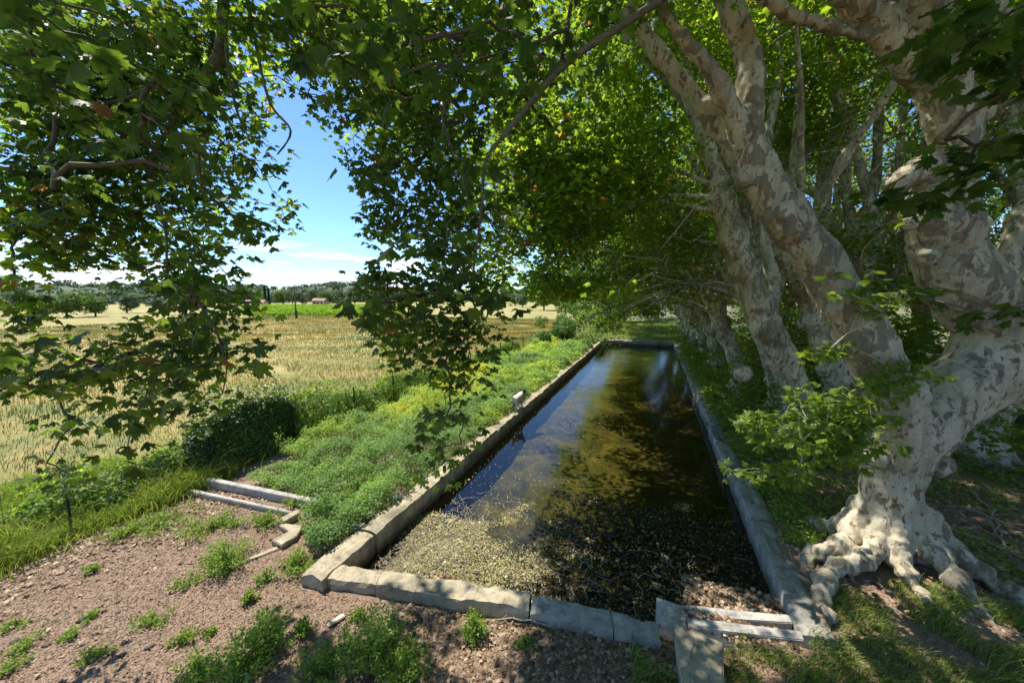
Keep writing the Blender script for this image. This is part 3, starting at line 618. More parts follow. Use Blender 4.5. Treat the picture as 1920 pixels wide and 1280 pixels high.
# ------------------------------------------------------------------ avenue trees
def avenue(seed, lean=1.0, tall=1.0):
    random.seed(seed); r_ = random; mb = MB(); thin = MB(); rt = []
    tp = [(0.15, 0, -.3, .62), (0.05, 0, .25, .46), (-.12*lean, .05, 1.0, .36), (-.35*lean, .1, 1.9, .34), (-.75*lean, r_.uniform(-.1, .2), 2.9, .38), (-1.15*lean, r_.uniform(-.1, .25), 3.8, .36), (-1.55*lean, .15, 4.7, .30)]
    q = polycurve(tp, 26); mb.tube([a[:3] for a in q], [a[3]*(1+.10*math.sin(i*1.7+seed)) for i, a in enumerate(q)], 18)
    for k in range(6):
        an = k*1.05+r_.random(); mb.tube([(math.cos(an)*.2, math.sin(an)*.2, .6), (math.cos(an)*.5, math.sin(an)*.5, .12), (math.cos(an)*.95, math.sin(an)*.95, -.1)], [.2, .17, .06], 8)
    for k in range(7):
        a = q[r_.randint(9, 24)]; an = r_.uniform(0, 6.28); rr = r_.uniform(.12, .2)
        c = Vector((a[0]+math.cos(an)*a[3]*.85, a[1]+math.sin(an)*a[3]*.85, a[2])); mb.tube([c-Vector((0, 0, rr)), c-Vector((0, 0, rr*.5)), c+Vector((0, 0, rr*.5)), c+Vector((0, 0, rr))], [rr*.2, rr, rr, rr*.2], 10)
    limbs = []
    nl = 8
    for k in range(nl):
        s = q[13+int(k*12/(nl-1))]; az = math.pi+(-1)**k*(.2+.36*k)*r_.uniform(.8, 1.2)
        d = Vector((math.cos(az)*.42-.08, math.sin(az)*.45, 1)).normalized(); p = Vector(s[:3]); Lh = r_.uniform(11, 14)*tall; st = []; r0 = r_.uniform(.15, .24)
        nseg = 9
        for i in range(nseg+1):
            t = i/nseg; st.append((*p, r0*(1-t)**.8+.02)); p = p+d*(Lh/nseg)
            out_ = Vector((math.cos(az)*.9-.55, math.sin(az)*.7, 0)); d = d+Vector((r_.uniform(-.07, .07), r_.uniform(-.07, .07), 0)); d = (d+out_*.035*(1+2*t)+Vector((r_.uniform(-.1, .1), r_.uniform(-.1, .1), -.05*t))).normalized()
        c = polycurve(st, 28); limbs.append(c); cut = 17
        mb.tube([a[:3] for a in c[:cut]], [a[3] for a in c[:cut]], 12); thin.tube([a[:3] for a in c[cut-1:]], [a[3] for a in c[cut-1:]], 8, False)
    # long arching side branches over the water
    for k in range(6):
        s = limbs[k % nl][r_.randint(2, 9)]; az = math.pi+r_.uniform(-.55, .55); p = Vector(s[:3]); d = Vector((math.cos(az), math.sin(az), .55)).normalized(); st = []; Lh = r_.uniform(6, 9.0)
        for i in range(9):
            st.append((*p, .075*(1-i/9)+.014)); p = p+d*(Lh/8); d = (d+Vector((0, r_.uniform(-.08, .08), -.16))).normalized()
        c = polycurve(st, 24); limbs.append(c); thin.tube([a[:3] for a in c], [a[3] for a in c], 7, False)
    roots = [np.array(a[:3]) for c in limbs for a in c[3::2]]
    tg = []
    g_ = np.random.default_rng(seed)
    while len(tg) < 470:
        if g_.random() < .45:
            c = limbs[g_.integers(len(limbs))]; a = c[g_.integers(19 if len(c) == 28 else 10, len(c))]; p = np.array(a[:3])+g_.normal(size=3)*np.array([.8, .8, .7])
        else:
            u = g_.normal(size=3); u /= np.linalg.norm(u); u *= .62+.38*g_.random(); p = np.array([-2.8, 0, 13.6])+u*np.array([6.6, 4.8, 4.8])
            if p[2] < 5: continue
        if p[2] < 10.8 and p[0] > -4.9: continue
        tg.append(p)
    for _ in range(165):
        tg.append(np.array([g_.uniform(-9.4, -4.7), g_.uniform(-4, 4), 0])); q_ = tg[-1]; q_[2] = g_.uniform(4.4+.8*abs(q_[0]+7.6)*.6, 9.5)
    nodes, par = grow(roots, tg); twig_tubes(thin, nodes, par, len(roots), .006, .05, 4)
    me = remeshed(mb, .055, 2); displace(me, .05, 2.2, seed, 3); displace(me, .015, 8, seed+5, 2); me = merge(me, thin)
    me.materials.append(M_bark_lit)
    cr_ = leaf_cloud('crown', tg, 46, .62, (.12, .19), T_MID)
    cr_.materials.append(M_leaf)
    hi = leaf_cloud('crown', tg[:470], 30, .62, (.12, .19), T_MID); hi.materials.append(M_leaf)
    low = [np.array([g_.uniform(-1.7, 1.2), g_.uniform(-2.4, 2.4), g_.uniform(.3, 2.9)]) for _ in range(44)]
    lw = leaf_cloud('leafy_shoots', low, 34, .5, (.11, .17), T_MID, rmax=.9); lw.materials.append(M_leafbright)
    return me, cr_, lw, hi
def traced(D, limbs, base, knobs=(), vox=.045):
    b_ = Vector(base); m = MB()
    for seg, nodes in limbs:
        q = polycurve([list(P(a, b, D+d))+[pr(r, a, D+d)] for a, b, r, d in nodes], (len(nodes)-1)*5+1); m.tube([x[:3] for x in q], [max(.02, x[3]*.86)*(1+.08*math.sin(i*1.6)) for i, x in enumerate(q)], seg, True)
    for a, b, r in knobs:
        q = P(a, b, D-.05); rr = pr(r, a, D); m.tube([q+Vector((0, 0, z*rr)) for z in (-1, -.6, 0, .6, 1)], [rr*.2, rr*.8, rr, rr*.8, rr*.2], 10)
    me = remeshed(m, vox, 2); displace(me, .035, 2.4, 7, 3); displace(me, .012, 9, 8, 2); me.transform(Matrix.Translation(-b_)); me.polygons.foreach_set('use_smooth', np.ones(len(me.polygons), bool)); me.materials.append(M_bark_lit); return me
bA = G(1468, 838, .1); bB = G(1592, 800, .1); bC = G(1612, 745, .1)
dA, dB, dC = fD(bA), fD(bB), fD(bC)
T_A = traced(dA, [(16, [(1466, 870, 60, 0), (1470, 835, 48, 0), (1496, 770, 38, 0), (1482, 700, 36, 0), (1440, 620, 38, 0), (1412, 550, 35, 0), (1385, 475, 32, 0), (1362, 400, 31, 0), (1345, 335, 24, 0)]),
  (12, [(1350, 350, 20, 0), (1322, 265, 15, .1), (1290, 185, 13, .3), (1245, 100, 11, .6), (1225, 0, 9, 1), (1215, -120, 7, 1.4)]), (10, [(1370, 420, 18, 0), (1335, 300, 13, .6), (1300, 180, 10, 1), (1270, 60, 8, 1.4), (1250, -60, 7, 2)]),
  (10, [(1440, 620, 20, 0), (1448, 520, 18, .5), (1420, 400, 14, 1), (1440, 250, 12, 1.3), (1462, 110, 10, 1.6), (1440, -40, 8, 2)]),
  (7, [(1345, 352, 8, 0), (1260, 318, 5.5, -.2), (1180, 315, 4.5, -.4), (1100, 325, 3.5, -.5), (1040, 350, 3, -.6)]), (7, [(1348, 372, 9, 0), (1250, 366, 6, -.2), (1180, 388, 5, -.5), (1120, 430, 4, -.8), (1075, 500, 3, -1)]), (7, [(1352, 400, 8, 0), (1290, 385, 6, .2), (1200, 372, 4, .4)]),
  (8, [(1466, 835, 30, 0), (1438, 822, 18, -.2), (1425, 845, 10, -.3)])], bA, [(1420, 575, 30), (1452, 640, 32), (1372, 450, 26), (1392, 700, 20)])
T_B = traced(dB, [(16, [(1600, 835, 62, 0), (1592, 790, 52, 0), (1588, 730, 56, 0), (1568, 660, 54, 0), (1540, 590, 46, 0), (1500, 520, 32, 0), (1455, 450, 26, 0), (1405, 392, 22, 0), (1362, 350, 21, 0), (1335, 290, 17, -.1), (1290, 195, 15, -.2), (1225, 120, 13, -.3), (1170, 50, 12, -.4), (1120, -50, 9, -.6)]),
  (10, [(1540, 590, 26, 0), (1500, 470, 18, .8), (1490, 330, 14, 1.2), (1500, 180, 12, 1.5), (1480, 20, 10, 2)]), (10, [(1568, 660, 30, 0), (1610, 560, 20, .6), (1640, 430, 15, 1), (1600, 270, 12, 1.4), (1560, 120, 10, 1.6), (1550, -40, 8, 2)])], bB, [(1530, 600, 34), (1600, 700, 34), (1510, 605, 18), (1552, 690, 26)])
T_C = traced(dC, [(14, [(1614, 775, 36, 0), (1612, 740, 30, 0), (1614, 640, 26, 0), (1606, 540, 26, 0), (1604, 440, 22, 0)]),
  (12, [(1608, 520, 20, 0), (1565, 455, 18, 0), (1542, 400, 19, 0), (1548, 320, 18, 0), (1574, 215, 17, 0), (1548, 100, 14, 0), (1515, 0, 12, 0), (1500, -120, 9, 0)]), (10, [(1604, 450, 18, 0), (1640, 340, 13, 0), (1648, 180, 11, 0), (1640, 20, 9, 0)]),
  (10, [(1604, 450, 18, 0), (1585, 330, 12, .5), (1600, 180, 10, 1), (1570, 20, 8, 1.2)]), (10, [(1614, 660, 18, 0), (1655, 560, 14, .4), (1672, 420, 12, .6), (1690, 250, 10, .8), (1700, 60, 8, 1)]), (10, [(1614, 600, 18, 0), (1530, 500, 12, .6), (1480, 380, 10, 1), (1462, 200, 8, 1.4), (1430, 60, 7, 1.6)])], bC, [(1610, 560, 26), (1546, 420, 22)])
variants = [avenue(101, 1.0), avenue(202, 1.25, 1.05), avenue(303, .8, 1.1)]
GRP = 'plane trees beside the basin'
row = [(3.85, 13.5, 1, -.05, 1.0, 'plane tree with a hollow leaning trunk, next behind the huge foreground tree along the basin', 0),
       (4.0, 20.0, 0, .1, .98, 'mottled plane tree on the bank just beyond the hollow leaning one', 1),
       (3.9, 26.5, 2, -.1, 1.0, 'third plane tree behind the huge one, by the middle of the right basin wall', 1),
       (4.0, 33.0, 1, .15, .97, 'plane tree of the waterside row one place before the far end wall', 1),
       (3.9, 39.5, 0, -.15, 1.0, 'plane tree standing level with the far right corner of the basin', 1),
       (4.0, 46.0, 2, .1, 1.0, 'plane tree first in the row beyond the far basin corner', 1),
       (3.9, 53.0, 1, .0, 1.0, 'plane tree second in the row beyond the far basin corner', 1),
       (4.0, 61.0, 0, .2, 1.05, 'small looking plane tree at the dim far end of the waterside row', 1),
       (4.7, 16.8, 2, .35, .85, 'slim pale plane tree tucked in just behind the hollow leaning trunk', 0),
       (4.6, 23.3, 1, -.3, .88, 'slim plane tree between two thicker ones by the middle of the right basin wall', 0),
       (4.5, 29.8, 0, .3, .9, 'slim plane tree in the waterside row past the middle of the basin', 0),
       (4.5, 36.2, 2, -.2, .9, 'slim plane tree in the waterside row just before the far basin corner', 0),
       (8.9, 14.2, 2, 2.9, 1.0, 'dark trunked back row plane tree under the big right arm near the rubble wall', 1),
       (10.1, 23.5, 0, .9, 1.05, 'pale trunked back row plane tree seen between the forks of the huge tree', 1),
       (9.2, 19.0, 1, -.3, .95, 'back row plane tree with upright limbs behind the left fork of the huge tree', 1),
       (10.0, 30.5, 2, 2.5, 1.0, 'plane tree of the back row behind the middle of the basin', 1),
       (10.0, 38.0, 1, 1.9, 1.0, 'plane tree of the back row deep in the shade towards the far end', 1),
       (15.5, 12.0, 0, 2.2, 1.1, 'plane tree at the far right edge behind the rubble wall', 1),
       (16.0, 22.0, 2, 1.2, 1.1, 'tall plane tree deepest in the wood at the right', 1),
       (17.5, 33.0, 1, .7, 1.15, 'slender looking plane tree far back in the wood on the right', 1)]
protos = []
row[0] = (bA.x, bA.y, 1, -.05, 1.0, row[0][5], 0); k_ = [i for i, r in enumerate(row) if r[:2] == (9.2, 19.0)][0]; row[k_] = (bC.x, bC.y, 1, -.3, .95, row[k_][5], 0)
row.append((bB.x, bB.y, 0, .2, .9, 'knobbly plane tree with one long pale limb, behind the leafy shoots of the huge tree', 0))
special = {0: T_A, k_: T_C, len(row)-1: T_B}
for i, (x, y, v, rz, s, lab, sh) in enumerate(row):
    t = empty('plane_tree', (x, y, gz(x, y)), rz); t.scale = (s, s, s); tag(t, lab, 'tree', GRP)
    if i in special:
        t.rotation_euler = (0, 0, 0); t.scale = (1, 1, 1); t.location = (x, y, .1); link('trunk', special[i], None, t); c_ = link('crown', variants[v][1 if i == 0 else 3], None, t); c_.rotation_euler = (0, 0, rz); c_.scale = (s, s, s*1.05); c_.location.z = 2.2
    else:
        link('trunk', variants[v][0], None, t); c_ = link('crown', variants[v][1 if x < 4.2 else 3], None, t)
        if y < 18: c_.location.z = 2.0
    if sh and x > 6: link('leafy_shoots', variants[v][2], None, t)

# ------------------------------------------------------------------ the near tree whose branches hang over the viewpoint
nb = Vector((4.0, 1.0, 0)); near = empty('plane_tree', nb)
tag(near, 'overhanging plane tree whose dark leafy branches hang down in front across the left and middle', 'tree', GRP)
mb = MB(); mbl = MB()
def limbp(mb, nodes, seg=10):            # nodes (px, py, D, r px)
    q = polycurve([list(P(a, b, D))+[pr(r, a, D)] for a, b, D, r in nodes], (len(nodes)-1)*5+1); mbl.tube([x[:3] for x in q], [max(.004, x[3]*.8)*(1+.1*math.sin(i*2.1)) for i, x in enumerate(q)], seg, False, .1); return q
top = (3.4, 1.1, 4.6)
tq = polycurve([(4.1, 1.0, -.3, .6), (4.0, 1.0, .6, .42), (3.9, 1.0, 2, .38), (3.6, 1.05, 3.4, .4), (3.4, 1.1, 4.6, .34)], 20); mb.tube([a[:3] for a in tq], [a[3] for a in tq], 18)
def wl(pts, n=30, seg=10):
    q = polycurve(pts, n); mbl.tube([a[:3] for a in q], [a[3]*.85 for a in q], seg, False, .06); return q
pA = P(440, -260, 5.6); B1 = P(415, 30, 5.3)
A0 = wl([(*top, .3), (2.4, 1.6, 7.2, .22), (.4, 2.6, 9.4, .16), (-1.8, 3.6, 9.8, .12), (*pA, .10), (*P(418, -60, 5.4), .085)])
A1 = limbp(mb, [(418, -60, 5.4, 14), (416, 60, 5.3, 13), (400, 122, 5.2, 13), (345, 180, 5.1, 11), (318, 240, 5.0, 8), (288, 290, 4.9, 7), (284, 345, 4.8, 6), (310, 430, 4.7, 4), (312, 520, 4.6, 3)])
A2 = limbp(mb, [(395, 125, 5.2, 8), (330, 215, 5.4, 8), (255, 225, 5.7, 7), (165, 270, 6, 5), (70, 290, 6.3, 3)])
A3 = limbp(mb, [(420, 20, 5.3, 5), (428, 130, 5.2, 4), (445, 210, 5.1, 3), (468, 262, 5.0, 2.5)])
A4 = limbp(mb, [(455, -60, 5.4, 6), (475, 60, 5.3, 4), (505, 190, 5.2, 3.5), (545, 245, 5.1, 2.5), (520, 290, 5.1, 2)])
C0 = wl([(*top, .28), (3.0, 2.2, 6.6, .2), (2.2, 3.2, 7.9, .12), (*P(1300, -80, 4.6), .07), (*P(1240, 0, 4.6), .05)])
C1 = limbp(mb, [(1240, 0, 4.6, 9), (1160, 52, 4.6, 8), (1060, 120, 4.7, 7.5), (985, 205, 4.8, 7), (940, 260, 4.8, 5), (910, 305, 4.8, 4), (902, 400, 4.8, 3), (885, 540, 4.6, 2.5), (900, 600, 4.5, 2)])
C2 = limbp(mb, [(1060, -60, 5.2, 8), (960, 15, 5.2, 7), (880, 75, 5.2, 6), (840, 150, 5.2, 4.5), (830, 260, 5, 3)])
wl([(*P(1300, -80, 4.6), .06), (*P(1180, -110, 4.9), .05), (*P(1060, -60, 5.2), .045)], 10)
E0 = wl([(*top, .3), (2.0, .6, 7.6, .22), (-.8, .9, 10.2, .17), (-3.8, 2.0, 11.2, .13), (-6.6, 3.6, 10.6, .09), (-8.2, 4.6, 9.0, .05)])
E1 = wl([(*A0[14][:3], .1), (-1.0, 5.0, 10.3, .09), (-1.6, 7.5, 10.6, .06), (-2.4, 9.4, 10.0, .03)])
E2 = wl([(*E0[10][:3], .12), (-2.2, -1.2, 10.6, .08), (-5, -2.2, 10.4, .04)])
F0 = wl([(*top, .2), (3.8, 1.8, 5.9, .12), (3.3, 2.6, 6.4, .06), (*P(1880, 200, 2.9), .02)])
me = mb.mesh('trunk', True); me.transform(Matrix.Translation(-nb)); link('trunk', me, M_bark_lit, near)
me = mbl.mesh('limbs', True); me.transform(Matrix.Translation(-nb)); link('limbs', me, plain('dark_limb_bark', (.15, .125, .09), .85, 14, .45, .6), near)
MAP = ["99999999999999998642000000000000",
       "99999996479999986521000000000000",
       "99999995117999864310000000000000",
       "99999886205999853100000000000000",
       "99989865102889752000000000000000",
       "99888876100799862000000000000000",
       "98888876300599862000000000000000",
       "88788873000699852000000000000000",
       "63126862000899841000000000000000",
       "73015875000599940000000000000000",
       "61268873000699830000000000000000",
       "44667762000467520000000000000000",
       "03346521000026400000000000000000",
       "01554100000005400000000000000000",
       "03520000000002000000000000000000"]
cN = []; cM = []
for j, rowm in enumerate(MAP):
    for i, ch in enumerate(rowm):
        v = int(ch)
        if not v: continue
        left = i < 9
        for k in range(v):
            px = (i+rng.random())*60; py = (j+rng.random())*60
            low = j >= 8
            if rng.random() < .055*(1 if low else .8):
                cN.append(np.array(P(px, py, rng.uniform(2.6, 3.4) if rng.random() < .4 else rng.uniform(3.2, 4.2)-(.3 if low else 0))))
            D = rng.uniform(4.0, 5.2) if low else rng.uniform(4.6, 7.2)
            if px < 900: D = min(D, max(3.6, 6.3/((960-px)/FPX))*rng.uniform(.85, 1))
            if rng.random() < (.6 if left else .46)*(D/5)**2*(1.3 if v >= 7 else .7): cM.append(np.array(P(px, py, D)))
cN += [np.array(P(a, b, D)) for a, b, D in [(60, 20, 2.1), (120, 60, 2.2), (640, 110, 2.2), (700, 160, 2.3), (600, 60, 2.2), (900, 560, 2.6), (420, 665, 3.0), (20, 620, 2.3), (840, 470, 2.8), (960, 90, 2.6), (1840, 60, 2.2), (1790, 100, 2.3), (1900, 20, 2.0)]]
cR = [np.array(P(a+rng.normal()*35, b+rng.normal()*16, D)) for a, b, D, k in [(1800, 262, 2.6, 2), (1690, 375, 2.7, 3), (1820, 350, 2.6, 3), (1890, 285, 2.3, 3), (1850, 60, 2.4, 5), (1905, 560, 2.4, 3), (1680, 540, 3, 3), (1900, 140, 2.3, 4)] for _ in range(k)]
roots = [np.array(x[:3]) for q in (A1, A2, A3, A4, C1, C2) for x in q[::2]]+[np.array(x[:3]) for q in (A0, C0, E0, E1) for x in q[8::2]]
allc = cN+cM; nodes, par = grow(roots, allc, 2.0); m = MB(); twig_tubes(m, nodes, par, len(roots), .0045, .035, 5, .10)
rr_ = [np.array(x[:3]) for x in F0[5::3]]; nodes, par = grow(rr_, cR, .5); twig_tubes(m, nodes, par, len(rr_), .003, .02, 5, .08)
me = m.mesh('twigs', True); me.transform(Matrix.Translation(-nb)); link('twigs', me, M_twig, near)
nbv = np.array(nb)
me = leaf_cloud('leaves', np.array(cN)-nbv, 11, .28, (.10, .18), T_NEAR, .75, .7, hang=.8); link('leaves', me, M_leafshade, near)
me = leaf_cloud('leaves', np.array(cR)-nbv, 8, .22, (.10, .17), T_NEAR, .9, .6, hang=.5); link('leaves', me, M_leafshade, near)
for h_, mat_ in ((0, M_leafshade), (1, M_leaf), (2, M_leafshade)):
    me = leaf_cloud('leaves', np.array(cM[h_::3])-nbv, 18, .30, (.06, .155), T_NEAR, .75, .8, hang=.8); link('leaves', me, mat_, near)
# seed balls hanging among the leaves
sb = MB(); r = .017
sb.tube([Vector((0, 0, .14)), Vector((.01, 0, .06)), Vector((0, 0, r*.9)), Vector((0, 0, r*.85)), Vector((0, 0, r*.3)), Vector((0, 0, -r*.3)), Vector((0, 0, -r*.8)), Vector((0, 0, -r))], [.0015, .0015, .002, r*.5, r*.95, r*.95, r*.6, r*.1], 7)
sbm = sb.mesh('seed_ball', True); pick = rng.choice(len(cM), 90, replace=False)
for k in pick: link('seed_ball', sbm, M_twig, near, Vector(cM[k]-nbv)+Vector(rng.normal(size=3)*.15))
# the high part of the crown
tg2 = []
while len(tg2) < 520:
    p = np.array([rng.uniform(-8.3, 4.5), rng.uniform(-4, 10.5), rng.uniform(8.6, 15)])
    a_, b_, d_ = proj(p)
    if d_ > .1 and 1120 < a_ < 2000 and b_ > -40: continue
    if p[0] < -8.3+(p[2]-8.6)*0 or p[0]+.55*p[2] < -3.4: continue
    if p[2] < 9 and p[1] > 3 and -6 < p[0] < -.5 and rng.random() < .6: continue
    if not shade_ok(p): continue
    tg2.append(p)
for _ in range(430):
    px_ = rng.uniform(600, 1240); py_ = -120+560*rng.random()**1.2*(.35+.65*min(1, max(0, (px_-640)/300)))
    D_ = rng.uniform(6.5, 9) if px_ < 900 else rng.uniform(8, 11.5)
    if n2(px_/90., py_/90., 1, 66, 2)[0] < -.42: continue
    if not shade_ok(P(px_, py_, D_)): continue
    tg2.append(np.array(P(px_, py_, D_)))
for _ in range(170):
    px_ = rng.normal(1010, 75); py_ = rng.uniform(180, 545)
    if px_ > 1140 or px_ < 880: continue
    tg2.append(np.array(P(px_, py_, rng.uniform(9, 12.5))))
rt2 = [np.array(x[:3]) for q in (A0, C0, E0, E1, E2) for x in q[::2]]; nodes, par = grow(rt2, tg2, .3); m = MB(); twig_tubes(m, nodes, par, len(rt2), .006, .05, 4)
me = m.mesh('branches', True); me.transform(Matrix.Translation(-nb)); link('branches', me, M_twig, near)
me = leaf_cloud('crown', np.array(tg2)-nbv, 40, .68, (.13, .21), T_MID); link('crown', me, M_leaf, near)

# ------------------------------------------------------------------ herb bed, grass, weeds, litter
def herb_bed():
    n = 33000; x = rng.uniform(-10.3, -5.15, n); y = 4.4+35*rng.uniform(0, 1, n)**1.8
    keep = ((y > 5.85) | ((x > -6.6) & (y > 4.55+.6*np.clip((-5.6-x), 0, 1)) & (x < -5.3))) & ~((x < -9.3) & (y < 7.2))
    keep &= x > -10.0+.25*n2(x, y, .8, 4)
    x, y = x[keep], y[keep]; n = len(x)
    h = .32+.17*n2(x, y, 1.3, 12, 3)+.15*n2(x, y, 3.2, 15, 2)+.05*n2(x, y, 9, 16, 1); h = np.clip(h*1.3+.16*np.clip(n2(x, y, 2.1, 19, 2), -.2, 1)**3*4, .06, 1.0)*np.where(y < 6, .8, 1)
    h *= np.clip((-5.0-x)/.35, .35, 1)
    tone = np.clip(.48+.5*n2(x, y, .6, 31, 3)-.24*(x+7.6)/2.4, 0, 1)
    far = np.clip(y/9, 1, 3.2); per = 9
    P_ = np.repeat(np.stack([x, y], 1), per, 0); H = np.repeat(h, per); fr = np.repeat(far, per); m = len(P_)
    t = rng.uniform(.35, 1, m)**.7; rad = .05+.05*fr*rng.random(m); an = rng.uniform(0, 6.28, m)
    pos = np.stack([P_[:, 0]+np.cos(an)*rad, P_[:, 1]+np.sin(an)*rad, H*t+.02], 1)
    nr = rand_unit(m)*.7; nr[:, 2] += .9; up = np.stack([np.cos(an), np.sin(an), rng.uniform(-.2, .9, m)], 1)
    rnd = np.clip(np.repeat(tone, per)+rng.uniform(-.12, .12, m), 0, 1)
    return scatter('herb_bed', T_OVAL, pos, nr, .055*fr**.8*rng.uniform(.7, 1.3, m), rnd, up), np.stack([x, y, h], 1)
me, HB = herb_bed(); o = link('herb_bed', me, M_herb); tag(o, 'dense sunlit bed of low green herbs between fence and basin', 'herbs', kind='stuff')

def grass_patch(n, fx, hrange, wd, name, label, mat=M_grass, lean=(.2, .1), rlo=0, rhi=1, spread=.35, curve=1.0):
    pts = fx(n); x, y = pts[:, 0], pts[:, 1]; z = zground(x, y) if x.mean() > -10.9 else zfield(x, y)
    m = len(x); h = rng.uniform(*hrange, m)*(1+.35*n2(x, y, 1.5, 61)); l = rng.normal(size=(m, 2))*spread+np.array(lean)
    me = blades(name, np.stack([x, y, z-.01], 1), h, np.full(m, wd)*rng.uniform(.6, 1.3, m), l, rlo+(rhi-rlo)*rng.random(m), curve)
    o = link(name, me, mat); tag(o, label, 'grass', kind='stuff'); return o
def inrect(x0, x1, y0, y1, noise_s=None, thr=0, sc_=1.0):
    def f(n):
        x = rng.uniform(x0, x1, n); y = rng.uniform(y0, y1, n)
        if noise_s is not None: k = n2(x, y, sc_, noise_s, 3) > thr; x, y = x[k], y[k]
        return np.stack([x, y], 1)
    return f
def fg(n):                               # foreground grass right of the block, round the roots
    x = rng.uniform(-.1, 6.5, n); y = rng.uniform(4.0, 7.2, n)
    k = ((x > .15) & (y < 5.0+.34*(x-.3)) & ~((x > .45) & (x < 1.02) & (y < 4.98))) | ((x > 2.55) & (y < 6.9)) | ((x > -.1) & (x < .42) & (y < 4.75))
    k &= n2(x, y, 1.9, 71, 3) > -.3; k &= ~((x > 1.35) & (x < 2.1) & (y > 5.2)); return np.stack([x[k], y[k]], 1)
grass_patch(34000, fg, (.10, .30), .010, 'tall_grass', 'lush tall grass in front of the big tree roots at lower right', lean=(.35, -.15), spread=.3)
grass_patch(26000, inrect(2.5, 8.5, 7.0, 16, 72, .0, .7), (.05, .14), .012, 'short_grass', 'patchy short grass on the shaded bank under the plane trees', rlo=0, rhi=.9)
grass_patch(22000, inrect(2.5, 12, 14, 45, 73, -.25, .5), (.08, .22), .03, 'bank_grass', 'green grass along the bank beside the far basin wall', rlo=.1, rhi=.95)
grass_patch(22000, inrect(-9, 9, 40.5, 75), (.12, .4), .07, 'far_grass', 'grass beyond the far end wall of the basin', rlo=.1, rhi=.95)
def strip(n):
    y = 2.2+38*rng.random(n)**1.6; x = -10.85+rng.normal(size=n)*.30-.25; k = y < 42; return np.stack([x[k], y[k]], 1)
grass_patch(16000, strip, (.35, .85), .014, 'fence_grass', 'tall grass and stems tangled along the wire fence', lean=(.1, 0), rlo=.2, rhi=1)
def near_left(n):
    x = rng.uniform(-14.5, -9.9, n); y = rng.uniform(1.6, 5.5, n); k = (x < -10.35+.25*n2(x, y, 1.2, 5)) ; return np.stack([x[k], y[k]], 1)
def front_fence(n):
    y = rng.uniform(1.8, 6.2, n); x = -10.45+.35*(y-4)*-.2+rng.normal(size=n)*.22; return np.stack([x, y], 1)
grass_patch(7000, front_fence, (.18, .6), .013, 'fence_grass', 'bright weeds and grass at the foot of the fence, left side', lean=(.15, -.1), rlo=.3, rhi=.97, spread=.45)
grass_patch(22000, near_left, (.15, .5), .016, 'verge_grass', 'bright long grass behind the fence at the left edge', lean=(.15, -.1), rlo=.25, rhi=.95)
# wheat
def wheat(n):
    d = 11.6+75*rng.random(n)**2.1; y = rng.uniform(-2, 75, n); x = -d; k = n2(x, y, .25, 91, 3) > -.9; return np.stack([x[k], y[k]], 1)
p_ = wheat(150000); dist = np.hypot(p_[:, 0], p_[:, 1]); hh = .30*(1+.4*n2(p_[:, 0], p_[:, 1], .3, 92, 3)); ff = np.stack([n2(p_[:, 0], p_[:, 1], .35, 93), n2(p_[:, 0], p_[:, 1], .35, 94)], 1)
uu = p_[:, 0]*.81+p_[:, 1]*.59; vv = -p_[:, 0]*.59+p_[:, 1]*.81
tone = np.clip(.45+.75*n2(uu*.05, vv*.42, 1, 95, 3)+.5*n2(p_[:, 0], p_[:, 1], .16, 96, 3)+rng.uniform(-.25, .25, len(p_))-.25*np.exp(-((dist-14)/6)**2), 0, 1)
me = blades('wheat', np.stack([p_[:, 0], p_[:, 1], zfield(p_[:, 0], p_[:, 1])-.02], 1), hh, (.011*np.clip(dist/10, 1, 8)), ff*.8+rng.normal(size=(len(p_), 2))*.25, tone, 1.1)
o = link('wheat', me, M_wheat); tag(o, 'ripening golden wheat partly flattened by wind in the field', 'wheat', kind='stuff')

# weed tufts on the bare soil, each one a thing
def tuft(r, h, n, wide, tmpl=T_OVAL, seed=0, feathery=True):
    k = max(5, int(n/28)); ca = rng.uniform(0, 6.28, k); cr2 = r*rng.random(k)**.8*1.25; ch = h*(1.05-.5*(cr2/r/1.25)**2)*rng.uniform(.45, 1.25, k)
    i = rng.integers(0, k, n); t = rng.random(n)**.75; bx = np.cos(ca[i])*cr2[i]*(.35+.75*t); by = np.sin(ca[i])*cr2[i]*(.35+.75*t); an = rng.uniform(0, 6.28, n); ro = (.018+.05*(1-t))*rng.random(n)*(1+2*h); hh = ch[i]*t+.01
    pos = np.stack([bx+np.cos(an)*ro, by+np.sin(an)*ro, hh], 1); nr = rand_unit(n)*.7; nr[:, 2] += .7; up = np.stack([np.cos(an), np.sin(an), rng.uniform(0, 1.6, n)], 1)
    me1 = scatter('leaves', tmpl, pos, nr, rng.uniform(.5, 1.2, n)*wide, rng.uniform(.1, .95, n), up); return me1
def stems_mesh(r, h, n):
    m = MB()
    for _ in range(n):
        an = random.uniform(0, 6.28); q = r*random.random(); m.tube([(0, 0, -.02), (math.cos(an)*q*.5, math.sin(an)*q*.5, h*.45), (math.cos(an)*q, math.sin(an)*q, h*random.uniform(.6, 1))], [.004, .003, .002], 4, False)
    return m.mesh('stems')
M_weed = leaf_mat('weed', [(0, (.09, .17, .03)), (1, (.26, .34, .05))], (2.4, 2.4, 1.1), .35, .5, .3)
